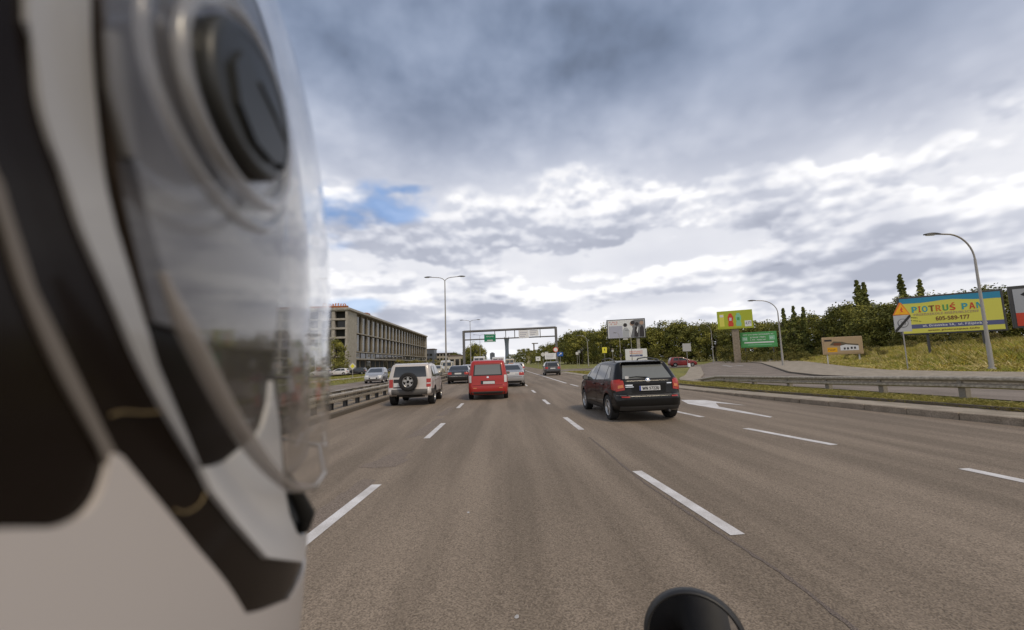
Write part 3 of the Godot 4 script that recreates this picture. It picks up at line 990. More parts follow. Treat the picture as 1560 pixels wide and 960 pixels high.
# ------------------------------------------------------------------ office block and skyline
func make_buildings() -> void:
	# long office block parallel to the road; local x runs along the facade away from us, z faces the road
	var L := 150.0
	var H := 20.3
	var W := 46.0
	var o := thing("office_building", "long beige office block with rows of tall windows and roof letters", "building", Vector3(-50.0, 0.3, -141.0))
	o.rotation.y = PI / 2     # local +x points to -z, local +z points to +x
	var b := MB.new()
	b.box(Vector3(L * 0.5 + 1.6, H * 0.5, -W * 0.5 - 1.0), Vector3(L - 3.4, H, W))
	obj("wall", b, M.far_brown, o)
	b = MB.new()
	b.box(Vector3(4.6, H * 0.5 + 0.05, -0.4), Vector3(8.8, H + 0.1, 0.8), 0.05)
	obj("corner_pier", b, M.beige_wall, o)
	b = MB.new()
	b.box(Vector3(L * 0.5, H + 0.35, -W * 0.5 + 0.2), Vector3(L + 0.8, 0.8, W + 1.2), 0.1)
	obj("roof_slab", b, M.frame_concrete, o)
	b = MB.new()
	b.box(Vector3(L - 0.6, H * 0.5 + 0.01, -4.0), Vector3(1.0, H - 0.2, 8.6), 0.05)
	obj("end_pier", b, M.frame_concrete, o)
	for y in [4.2, 6.7, 13.2]:
		b = MB.new()
		b.box(Vector3(L * 0.5 + 4.5, y, -0.6), Vector3(L - 10.4, 0.32 if y != 4.2 else 0.45, 1.3), 0.04)
		obj("floor_band", b, M.beige_wall, o)
	var bays := 22
	var step := (L - 10.6) / bays
	var win := MB.new()
	win.box(Vector3.ZERO, Vector3(step * 0.78, 5.7, 0.2))
	var winm := win.mesh()
	var bl := MB.new()
	bl.box(Vector3.ZERO, Vector3(step * 0.26, 2.5, 0.08))
	var blm := bl.mesh()
	var fin := MB.new()
	fin.box(Vector3.ZERO, Vector3(0.5, 13.2, 0.5))
	var finm := fin.mesh()
	var low := MB.new()
	low.box(Vector3.ZERO, Vector3(step * 0.8, 1.9, 0.2))
	var lowm := low.mesh()
	for k in bays:
		var x := 9.3 + (k + 0.5) * step
		for t in 2:
			var w := obj("window", winm, M.window_glass, o)
			w.position = Vector3(x, 9.95 + t * 6.5, -0.95)
			for q in 2:
				if (k * 5 + t * 3 + q * 2) % 5 == 1: continue
				var p := obj("blind", blm, M.blind, w)
				p.position = Vector3(-step * 0.17, -1.42 + q * 2.84, 0.10)
		var w2 := obj("podium_window", lowm, M.window_glass, o)
		w2.position = Vector3(x, 5.4, -0.95)
		if k % 3 != 1:
			var p2 := obj("blind", blm, M.blind, w2)
			p2.scale = Vector3(1.5, 0.45, 1)
			p2.position = Vector3(step * 0.1, 0.2, 0.10)
		var f := obj("fin", finm, M.fin, o)
		f.position = Vector3(x - step * 0.5, 13.3, -0.6)
		var g := MB.new()
		g.box(Vector3(x, 2.1, -0.93), Vector3(step * 0.72, 3.0, 0.2))
		obj("ground_floor_glazing", g, M.opening if k % 4 != 2 else M.window_glass, o)
	# open end face: dark bays between light slabs and posts
	for r in 7:
		b = MB.new()
		b.box(Vector3(0.9, 2.1 + r * 3.03, -W * 0.5 - 0.2), Vector3(2.0, 0.62, W - 0.6), 0.03)
		obj("end_slab", b, M.frame_concrete, o)
	for k in 11:
		b = MB.new()
		b.box(Vector3(0.85, H * 0.5, -0.45 - k * 4.3), Vector3(1.5, H - 0.1, 1.05 if k else 0.7), 0.03)
		obj("end_post", b, M.frame_concrete, o)
	for r in 7:
		for k in 10:
			b = MB.new()
			b.box(Vector3(1.62, 0.58 + r * 3.03, -2.6 - k * 4.3), Vector3(0.3, 2.4, 3.2))
			obj("recess_glazing", b, M.opening if (r * 2 + k) % 5 else M.window_glass, o)
	b = MB.new()
	b.box(Vector3(0.9, H + 1.1, -15.2), Vector3(1.2, 0.8, 30.0), 0.05)
	obj("sign_parapet", b, M.terracotta, o)
	var words := text(o, "Quattro", Vector3(0.2, H + 1.9, -4.6), 7.6, 1.6, M.orange_letter)
	words.rotation.y = -PI / 2
	words.position = Vector3(0.1, H + 1.75, -4.4)
	for q in [[44.0, 3.4], [47.5, 2.2], [88.0, 1.2], [118.0, 2.6], [66.0, 1.0]]:
		b = MB.new()
		b.box(Vector3(q[0], H + 0.8 + q[1] * 0.5, -9.0), Vector3(4.4, q[1], 5.0), 0.05)
		obj("roof_box", b, M.terracotta if q[1] > 1.5 else M.tower_dark, o)
	# lower neighbours further on
	for q in [[-58.0, 330.0, 16.0, 13.0, "grey low block with flat roof beyond the office block", M.tower_dark], [-44.0, 345.0, 14.0, 10.0, "pale low block with a flat roof left of the double lamp post", M.far_wall], [-26.0, 300.0, 20.0, 7.0, "cream low hall with dark gates behind the oncoming traffic", M.far_wall]]:
		var n := thing("low_building", q[4], "building", Vector3(q[0], 0.3, -q[1]))
		b = MB.new()
		b.box(Vector3(0, q[3] * 0.5, 0), Vector3(q[2], q[3], 14.0), 0.05)
		obj("wall", b, q[5], n)
		b = MB.new()
		b.box(Vector3(0, q[3] + 0.3, 0), Vector3(q[2] + 0.8, 0.6, 14.8), 0.05)
		obj("roof", b, M.far_roof, n)
		for k in 5:
			for r in (1 if q[3] < 8.0 else 3):
				b = MB.new()
				b.box(Vector3((k - 2) * q[2] / 5.6, (2.2 + r * 3.4) if q[3] > 8.0 else 2.6, 7.03), Vector3(q[2] / 8.0, 1.7 if q[3] > 8.0 else 4.4, 0.1))
				obj("window" if q[3] > 8.0 else "gate", b, M.opening if (k + r) % 2 == 0 else M.window_glass, n)
	# towers on the horizon
	var t := thing("glass_tower", "tall slim glass tower with two horned tips on the horizon", "skyscraper", Vector3(38.0, 0, -2500.0))
	var rows := []
	for k in 13:
		var y := 142.0 * k / 12.0
		var wd := lerpf(13.5, 10.5, sin(PI * 0.75 * k / 12.0)) + 4.0 * pow(k / 12.0, 5.0)
		var row := []
		for s in 17:
			var g := TAU * (s % 16) / 16.0
			row.append(Vector3(cos(g) * wd, y, sin(g) * wd * 0.8))
		rows.append(row)
	b = MB.new()
	b.grid(rows)
	obj("shaft", b, M.tower_glass, t)
	for s in [-1, 1]:
		b = MB.new()
		b.prism(PackedVector2Array([Vector2(s * 3.5, 141), Vector2(s * 13.8, 141), Vector2(s * 14.6, 156), Vector2(s * 9.0, 146)]), -8.0, 8.0)
		obj("horn", b, M.tower_glass, t)
	t = thing("glass_tower", "grey tower with a sloping top on the horizon left of the gantry sign", "skyscraper", Vector3(-143.0, 0, -2500.0))
	b = MB.new()
	b.prism(PackedVector2Array([Vector2(-15, 0), Vector2(15, 0), Vector2(15, 92), Vector2(8, 116), Vector2(-4, 118), Vector2(-15, 98)]), -14.0, 14.0)
	obj("shaft", b, M.tower_dark, t)
	b = MB.new()
	b.box(Vector3(16.2, 40, 0), Vector3(2.0, 80, 22))
	obj("side_fin", b, M.tower_glass, t)
	for q in [[-48.0, 60.0, 28.0, "broad low tower block on the horizon between the two tall towers"], [-92.0, 58.0, 16.0, "small pale tower block on the horizon right of the sloping tower"]]:
		t = thing("tower_block", q[3], "building", Vector3(q[0], 0, -2500.0))
		b = MB.new()
		b.box(Vector3(0, q[1] * 0.5, 0), Vector3(q[2], q[1], 20))
		b.box(Vector3(0, q[1] + 2.0, 0), Vector3(q[2] * 0.5, 4.0, 10))
		obj("shaft", b, M.tower_dark, t)
	t = thing("apartment_block", "distant flat-roofed block above the trees right of the horned tower", "building", Vector3(63.0, 0, -900.0))
	b = MB.new()
	b.box(Vector3(0, 11, 0), Vector3(18, 22, 12))
	obj("wall", b, M.far_wall, t)
	b = MB.new()
	b.box(Vector3(0, 23, 0), Vector3(21, 2, 14))
	obj("roof", b, M.far_roof, t)
	t = thing("chimney_mast", "distant dark mast with a wide platform above the trees", "mast", Vector3(44.0, 0, -560.0))
	b = MB.new()
	b.box(Vector3(0, 12.5, 0), Vector3(1.6, 25, 1.6))
	obj("mast", b, M.far_brown, t)
	b = MB.new()
	b.box(Vector3(1.5, 25.5, 0), Vector3(8.0, 1.0, 5.0))
	obj("platform", b, M.far_brown, t)

# ------------------------------------------------------------------ street furniture
func pole_profile(h: float, r0: float, r1: float) -> MB:
	var b := MB.new()
	b.lathe([Vector2(0.0, -0.1), Vector2(r0 * 1.9, -0.1), Vector2(r0 * 1.9, 0.05), Vector2(r0 * 1.25, 0.09), Vector2(r0 * 1.2, 1.5), Vector2(r0, 1.6), Vector2(r1, h)], 12)
	return b

func lamp_head(parent: Node, at: Vector3, dir: float) -> void:
	var b := MB.new()
	var rows := []
	for k in 7:
		var f := k / 6.0
		var w := 0.16 * sin(PI * clampf(0.12 + f * 0.8, 0.0, 1.0))
		var row := []
		for s in 9:
			var g := PI * s / 8.0
			row.append(at + Vector3(dir * f * 0.95, sin(g) * 0.11 * sin(PI * clampf(0.15 + f * 0.75, 0, 1)), cos(g) * w))
		rows.append(row)
	b.grid(rows)
	b.box(at + Vector3(dir * 0.45, -0.01, 0), Vector3(0.9, 0.02, 0.22))
	var hd := obj("lamp_head", b, M.dark_steel, parent)
	b = MB.new()
	b.box(at + Vector3(dir * 0.55, -0.045, 0), Vector3(0.5, 0.06, 0.18), 0.02)
	obj("lens", b, M.lamp_lens, hd)

func single_lamp(label: String, x: float, d: float, h: float, reach: float, turn := 0.0, group := "") -> Node3D:
	var o := thing("street_lamp", label, "street lamp", Vector3(x, ground_height(x, d) + 0.1, -d), turn, group)
	obj("pole", pole_profile(h * 0.80, 0.10, 0.062), M.lamp_steel, o)
	var pts := []
	for k in 11:
		var g := PI * 0.5 * k / 10.0
		pts.append(Vector3(-reach * 0.72 * (1.0 - cos(g)), h * 0.795 + h * 0.20 * sin(g), 0))
	pts.append(Vector3(-reach * 0.95, h * 1.0, 0))
	var b := MB.new()
	b.tube(pts, 0.05, 8)
	obj("arm", b, M.lamp_steel, o)
	lamp_head(o, Vector3(-reach * 0.9, h, 0), -1.0)
	return o

func double_lamp(label: String, x: float, d: float, h: float) -> void:
	var o := thing("double_street_lamp", label, "street lamp", Vector3(x, 0.1, -d))
	obj("pole", pole_profile(h * 0.955, 0.11, 0.06), M.lamp_steel, o)
	for s in [-1.0, 1.0]:
		var pts := []
		for k in 9:
			var g := PI * 0.5 * k / 8.0
			pts.append(Vector3(s * 1.0 * (1.0 - cos(g)), h * 0.95 + h * 0.045 * sin(g), 0))
		pts.append(Vector3(s * 1.7, h * 1.0, 0))
		var b := MB.new()
		b.tube(pts, 0.045, 8)
		obj("arm", b, M.lamp_steel, o)
		lamp_head(o, Vector3(s * 1.6, h, 0), s)

func beam(z0: Vector3, z1: Vector3, face: float) -> MB:
	# W-shaped rail from one point to another, its waves turned to one side
	var prof := [Vector2(0.0, 0.155), Vector2(0.05, 0.152), Vector2(0.10, 0.12), Vector2(0.10, 0.07), Vector2(0.002, 0.012), Vector2(0.002, -0.025), Vector2(0.09, -0.06), Vector2(0.09, -0.12), Vector2(0.035, -0.15), Vector2(0.0, -0.155), Vector2(-0.004, -0.15), Vector2(0.08, -0.115), Vector2(0.08, -0.065), Vector2(-0.01, -0.03), Vector2(-0.01, 0.015), Vector2(0.09, 0.075), Vector2(0.09, 0.115), Vector2(-0.004, 0.15)]
	var b := MB.new()
	for i in prof.size():
		var p: Vector2 = prof[i]
		var q: Vector2 = prof[(i + 1) % prof.size()]
		b.quad(z0 + Vector3(p.x * face, p.y, 0), z1 + Vector3(p.x * face, p.y, 0), z1 + Vector3(q.x * face, q.y, 0), z0 + Vector3(q.x * face, q.y, 0))
	return b

func sigma_post(h: float, wide := 0.12, deep := 0.16) -> MB:
	var b := MB.new()
	b.box(Vector3(0, h * 0.5 - 0.15, 0), Vector3(0.012, h + 0.3, deep))
	b.box(Vector3(wide * 0.5, h * 0.5 - 0.15, deep * 0.5), Vector3(wide, h + 0.3, 0.012))
	b.box(Vector3(wide * 0.5, h * 0.5 - 0.15, -deep * 0.5), Vector3(wide, h + 0.3, 0.012))
	return b

func make_barriers() -> void:
	# right guard rail between the verge and the side road
	var o := thing("guard_rail", "grey steel guard rail on posts along the grassy right verge", "guard rail")
	var X := 12.3
	var knots := [[3.0, 0.83], [6.2, 0.82], [9.9, 0.79], [11.2, 0.765], [13.65, 0.69], [15.9, 0.62], [18.1, 0.555], [20.7, 0.49], [23.4, 0.425], [24.0, 0.41]]
	for i in knots.size() - 1:
		var a := Vector3(X - 0.06, knots[i][1] - 0.155, -knots[i][0])
		var c := Vector3(X - 0.06, knots[i + 1][1] - 0.155, -knots[i + 1][0])
		var bm := obj("rail", beam(a, c, -1.0), M.galvanised, o)
		if i in [2, 4, 6]:
			var bb := MB.new()
			for k in 4:
				bb.box(c + Vector3(-0.093, (0.085 if k % 2 else -0.085), (0.06 if k < 2 else -0.06)), Vector3(0.02, 0.03, 0.03), 0.006)
			obj("bolt", bb, M.lamp_steel, bm)
	obj("end_ramp", beam(Vector3(X - 0.06, 0.255, -24.0), Vector3(X - 0.3, -0.06, -26.6), -1.0), M.galvanised, o)
	for d in [3.9, 6.3, 8.75, 11.2, 13.65, 15.95, 18.15, 20.7, 23.35]:
		var top := 0.83
		for i in knots.size() - 1:
			if d >= knots[i][0] and d <= knots[i + 1][0]:
				top = lerpf(knots[i][1], knots[i + 1][1], (d - knots[i][0]) / (knots[i + 1][0] - knots[i][0]))
		var y := ground_height(X, d) - 0.05
		var p := obj("post", sigma_post(top - y - 0.03, 0.14, 0.17), M.rail_post, o)
		p.position = Vector3(X - 0.05, y, -d)
		var sp := MB.new()
		sp.box(Vector3(-0.01, top - y - 0.155, 0), Vector3(0.1, 0.2, 0.12), 0.01)
		obj("spacer", sp, M.rail_post, p)
	# median barrier: two rails on closely set posts
	o = thing("median_barrier", "double-sided steel barrier on close dark posts along the median kerb", "guard rail")
	for s in [[-5.72, 1.0], [-6.35, -1.0]]:
		var d := 4.0
		while d < 110.0:
			var e := d + (4.0 if d < 40.0 else 10.0)
			obj("rail", beam(Vector3(s[0], 0.50, -d), Vector3(s[0], 0.50, -e), s[1]), M.galvanised, o)
			d = e
	var pm := sigma_post(0.5, 0.1, 0.2).mesh()
	var post_d := 6.75
	while post_d < 75.0:
		for x in [-5.80, -6.36]:
			var p := obj("post", pm, M.dark_steel if x > -6.0 else M.rail_post, o)
			p.position = Vector3(x, 0.12, -post_d)
		post_d += 1.333

func make_gantry() -> void:
	var o := thing("sign_gantry", "grey steel gantry spanning the road with hanging direction signs", "sign gantry", Vector3(2.1, 0, -90.0))
	var S: Material = M.gantry_steel
	for s in [[-9.75, 8.45], [9.75, 8.75]]:
		var b := MB.new()
		b.box(Vector3(s[0], s[1] * 0.5, 0), Vector3(0.5, s[1], 0.5), 0.04)
		obj("post", b, S, o)
		b = MB.new()
		b.box(Vector3(s[0], 0.25, 0), Vector3(1.0, 0.6, 1.0), 0.04)
		obj("footing", b, M.concrete, o)
	var b := MB.new()
	b.tube([Vector3(-9.75, 8.3, 0), Vector3(9.75, 8.62, 0)], 0.24, 4)
	obj("top_beam", b, S, o)
	b = MB.new()
	b.tube([Vector3(-9.5, 6.55, 0), Vector3(9.5, 6.78, 0)], 0.13, 4)
	obj("lower_beam", b, S, o)
	for x in [-3.2, -0.9, 1.0, 2.6, 6.4]:
		b = MB.new()
		b.box(Vector3(x, 7.5, 0.0), Vector3(0.16, 1.9, 0.16))
		obj("hanger", b, S, o)
	var g := thing("direction_sign", "green direction sign hanging from the gantry over the left lane", "road sign", Vector3(-2.13, 5.95, -89.75))
	plate_of(g, "panel", -1.2, 0.0, 1.2, 1.68, 0.0, M.green_sign, 0.08)
	plate_of(g, "border", -1.1, 0.08, 1.1, 0.14, 0.085, M.white, 0.01)
	plate_of(g, "border", -1.1, 1.54, 1.1, 1.60, 0.085, M.white, 0.01)
	plate_of(g, "distance_plate", -0.6, 0.22, 0.6, 0.46, 0.09, M.off_white, 0.01)
	scribble(g, -0.75, 0.75, 1.15, 0.3, 0.085, M.white, 3)
	for q in [[5.0, 6.6, 2.15, 1.65, "pale grey panel hanging left of the pair on the gantry"], [7.15, 6.95, 2.0, 1.3, "pale grey panel hanging right of the pair on the gantry"]]:
		g = thing("direction_sign", q[4], "road sign", Vector3(q[0], q[1], -89.75))
		plate_of(g, "panel", -q[2] * 0.5, 0.0, q[2] * 0.5, q[3], 0.0, M.white, 0.08)
		for k in 3:
			plate_of(g, "text_line", -q[2] * 0.38, 0.25 + k * 0.4, q[2] * (0.1 + 0.12 * k), 0.36 + k * 0.4, 0.085, M.print_lilac, 0.01)

func small_sign(label: String, x: float, d: float, h: float, called := "road_sign", r := 0.04) -> Node3D:
	var o := thing(called, label, "road sign", Vector3(x, ground_height(x, d), -d), 0.0)
	var b := MB.new()
	b.tube([Vector3(0, -0.1, -0.06), Vector3(0, h, -0.06)], r, 8)
	obj("post", b, M.lamp_steel, o)
	return o

func disc(parent: Node, called: String, x: float, y: float, r: float, z: float, m: Material) -> void:
	var p := []
	for k in 24:
		p.append(Vector2(x + cos(TAU * k / 24.0) * r, y + sin(TAU * k / 24.0) * r))
	shape_of(parent, called, p, z, m, 0.012)

func make_signs() -> void:
	# warning triangle above a cancelled-zone plate, on one post by the pavement
	var o := small_sign("yellow warning triangle above a white cancelled-zone plate on a tall post", 28.05, 28.9, 3.9, "warning_sign", 0.035)
	o.rotation.y = -0.35
	shape_of(o, "triangle", [Vector2(-0.5, 3.88), Vector2(0.5, 3.88), Vector2(0.06, 4.74), Vector2(-0.06, 4.74)], 0.03, M.print_orange, 0.02)
	shape_of(o, "triangle_field", [Vector2(-0.42, 3.93), Vector2(0.42, 3.93), Vector2(0.0, 4.66)], 0.052, M.orange_yellow, 0.008)
	shape_of(o, "symbol", [Vector2(-0.10, 4.0), Vector2(0.02, 4.18), Vector2(-0.06, 4.2), Vector2(0.04, 4.44), Vector2(0.10, 4.26), Vector2(0.03, 4.24), Vector2(0.11, 4.08), Vector2(0.0, 4.1)], 0.062, M.print_red, 0.006)
	plate_of(o, "plate", -0.48, 2.72, 0.48, 3.86, 0.03, M.pale_grey, 0.02)
	disc(o, "ring", 0.02, 3.31, 0.31, 0.052, M.print_grey)
	disc(o, "ring_field", 0.02, 3.31, 0.26, 0.066, M.pale_grey)
	text(o, "30", Vector3(0.02, 3.31, 0.08), 0.3, 0.24, M.print_grey)
	shape_of(o, "cancel_bar", [Vector2(-0.48, 2.72), Vector2(-0.38, 2.72), Vector2(0.48, 3.74), Vector2(0.48, 3.86), Vector2(0.40, 3.86), Vector2(-0.48, 2.84)], 0.09, M.ink, 0.006)
	# far signs on the right
	o = small_sign("small yellow pedestrian crossing sign on a thin post before the wood", 22.0, 90.0, 3.0)
	plate_of(o, "panel", -0.5, 2.9, 0.5, 4.1, 0.0, M.sign_yellow, 0.03)
	shape_of(o, "symbol", [Vector2(-0.16, 3.2), Vector2(-0.02, 3.4), Vector2(-0.12, 3.65), Vector2(0.0, 3.86), Vector2(0.14, 3.7), Vector2(0.06, 3.45), Vector2(0.18, 3.2), Vector2(0.02, 3.35)], 0.035, M.ink, 0.01)
	o = small_sign("brown lantern-topped post with a pale cap behind the black hatchback", 23.7, 90.0, 3.0, "post_lantern")
	var b := MB.new()
	b.lathe([Vector2(0.02, 3.0), Vector2(0.22, 3.05), Vector2(0.26, 3.35), Vector2(0.20, 3.5)], 10)
	obj("lantern", b, M.off_white, o)
	b = MB.new()
	b.lathe([Vector2(0.30, 3.5), Vector2(0.22, 3.75), Vector2(0.0, 3.9)], 10)
	obj("cap", b, M.far_brown, o)
	o = small_sign("grey square back of a sign on a post by the red car", 27.3, 62.0, 2.7)
	plate_of(o, "panel", -0.62, 2.35, 0.62, 3.5, 0.0, M.road_sign_grey, 0.03)
	b = MB.new()
	b.box(Vector3(0.05, 0.28, 0.2), Vector3(0.36, 0.62, 0.3), 0.05)
	obj("white_base", b, M.white, o)
	o = small_sign("small dark direction sign on a yellow-banded post in the grass", 22.6, 80.0, 2.0)
	shape_of(o, "panel", [Vector2(-0.35, 1.9), Vector2(0.0, 1.75), Vector2(0.35, 2.3), Vector2(-0.1, 2.7)], 0.0, M.print_dark, 0.03)
	plate_of(o, "band", -0.06, 0.5, 0.06, 1.1, 0.02, M.sign_yellow, 0.02)
	o = small_sign("low white rectangular board with faint text by the right kerb", 8.75, 75.0, 1.9, "notice_board")
	plate_of(o, "panel", -1.0, 1.85, 0.95, 2.9, 0.0, M.white, 0.04)
	for k in 3:
		plate_of(o, "text_line", -0.8, 2.05 + k * 0.25, 0.4 + 0.1 * k, 2.13 + k * 0.25, 0.045, M.pale_grey, 0.01)
	o = small_sign("round white sign with a red rim above the white kerbside board", 9.75, 75.4, 3.3)
	disc(o, "rim", 0, 3.5, 0.45, 0.0, M.print_red)
	disc(o, "panel", 0, 3.5, 0.34, 0.014, M.white)
	o = small_sign("blue lane sign with white arrow on the gantry's right post", 11.0, 79.0, 3.2)
	plate_of(o, "panel", -0.55, 2.35, 0.55, 3.1, 0.0, M.blue_sign, 0.03)
	shape_of(o, "arrow", [Vector2(-0.3, 2.55), Vector2(-0.2, 2.5), Vector2(0.1, 2.75), Vector2(0.2, 2.65), Vector2(0.3, 2.98), Vector2(-0.05, 2.95), Vector2(0.05, 2.85)], 0.035, M.white, 0.01)
	o = small_sign("small white square sign on a post far along the right verge", 9.6, 110.0, 1.7)
	plate_of(o, "panel", -0.6, 1.7, 0.6, 2.8, 0.0, M.white, 0.03)
	plate_of(o, "mark", -0.2, 2.1, 0.15, 2.35, 0.035, M.print_grey, 0.01)
	o = small_sign("pale yellow panel on a post far ahead beside the wood", 11.6, 108.0, 2.9)
	plate_of(o, "panel", -0.45, 2.7, 0.45, 3.9, 0.0, M.off_white, 0.03)
	o = small_sign("round pale sign on a post to the left of the white kerbside board", 9.7, 98.0, 2.8)
	disc(o, "panel", 0, 3.1, 0.45, 0.0, M.off_white)
	for q in [[17.2, 96.0, 2.9, "slim post with a small white sign left of the crossing sign"], [18.4, 100.0, 3.3, "slim post with a small grey sign beside the far bent lamp"]]:
		o = small_sign(q[3], q[0], q[1], q[2])
		plate_of(o, "panel", -0.3, q[2] - 0.1, 0.3, q[2] + 0.5, 0.0, M.off_white if q[0] < 18.0 else M.road_sign_grey, 0.03)
	# left: diamond priority sign
	o = small_sign("yellow diamond priority sign with white edge before the office block", -21.2, 62.0, 1.6)
	shape_of(o, "edge", [Vector2(0, 1.2), Vector2(0.5, 1.7), Vector2(0, 2.2), Vector2(-0.5, 1.7)], 0.0, M.off_white, 0.02)
	shape_of(o, "panel", [Vector2(0, 1.38), Vector2(0.32, 1.7), Vector2(0, 2.02), Vector2(-0.32, 1.7)], 0.022, M.sign_yellow, 0.008)

	# lamps
	single_lamp("near single-arm street lamp overlapping the yellow billboard", 29.4, 25.0, 8.4, 2.0, -0.1)
	single_lamp("single-arm street lamp beside the green board and pavement corner", 33.4, 50.0, 7.9, 2.7, -0.1)
	single_lamp("single-arm street lamp left of the lime billboard's concrete column", 46.7, 93.0, 8.6, 2.7, -0.2)
	single_lamp("far single-arm lamp standing in front of the wood left of the white billboard", 20.5, 100.0, 7.2, 1.9)
	single_lamp("slim lamp post crossing the middle of the white billboard", 31.0, 110.0, 8.2, 0.7)
	single_lamp("slim lamp post before the right half of the white billboard", 35.2, 114.0, 9.0, 0.6)
	single_lamp("short lamp post before the trees at the left office block", -38.8, 91.0, 5.0, 0.6)
	double_lamp("tall double-armed street lamp on the median before the office block", -6.6, 52.0, 12.2)
	double_lamp("second double-armed median lamp, seen above the left gantry post", -7.3, 105.0, 12.2)
	double_lamp("third double-armed median lamp, far behind the gantry's green sign", -7.6, 160.0, 12.2)

# ------------------------------------------------------------------ billboards
func scribble(parent: Node, x0: float, x1: float, y: float, h: float, z: float, m: Material, seed_: int) -> MeshInstance3D:
	# a line of print too small to read in the photograph: uneven strokes grouped like words
	var r := RandomNumberGenerator.new()
	r.seed = seed_
	var b := MB.new()
	var x := x0
	while x < x1 - h * 0.3:
		if r.randf() < 0.16:
			x += h * 0.5
			continue
		var w := minf(h * r.randf_range(0.3, 0.65), x1 - x)
		var s := h * 0.18
		b.box(Vector3(x + s * 0.5, y, z), Vector3(s, h * r.randf_range(0.7, 1.0), 0.012))
		if w > s * 1.6:
			b.box(Vector3(x + (w + s) * 0.5, y + h * r.randf_range(-0.35, 0.35), z), Vector3(w - s, s, 0.012))
		x += w + h * 0.16
	return obj("text_line", b, m, parent)

func board(called: String, label: String, at: Vector3, turn: float, w: float, h: float, y: float, frame: Material) -> Node3D:
	var o := thing(called, label, "billboard", at, turn)
	var b := MB.new()
	b.box(Vector3(0, y + h * 0.5, -0.16), Vector3(w + 0.3, h + 0.3, 0.3), 0.03)
	obj("frame", b, frame, o)
	return o

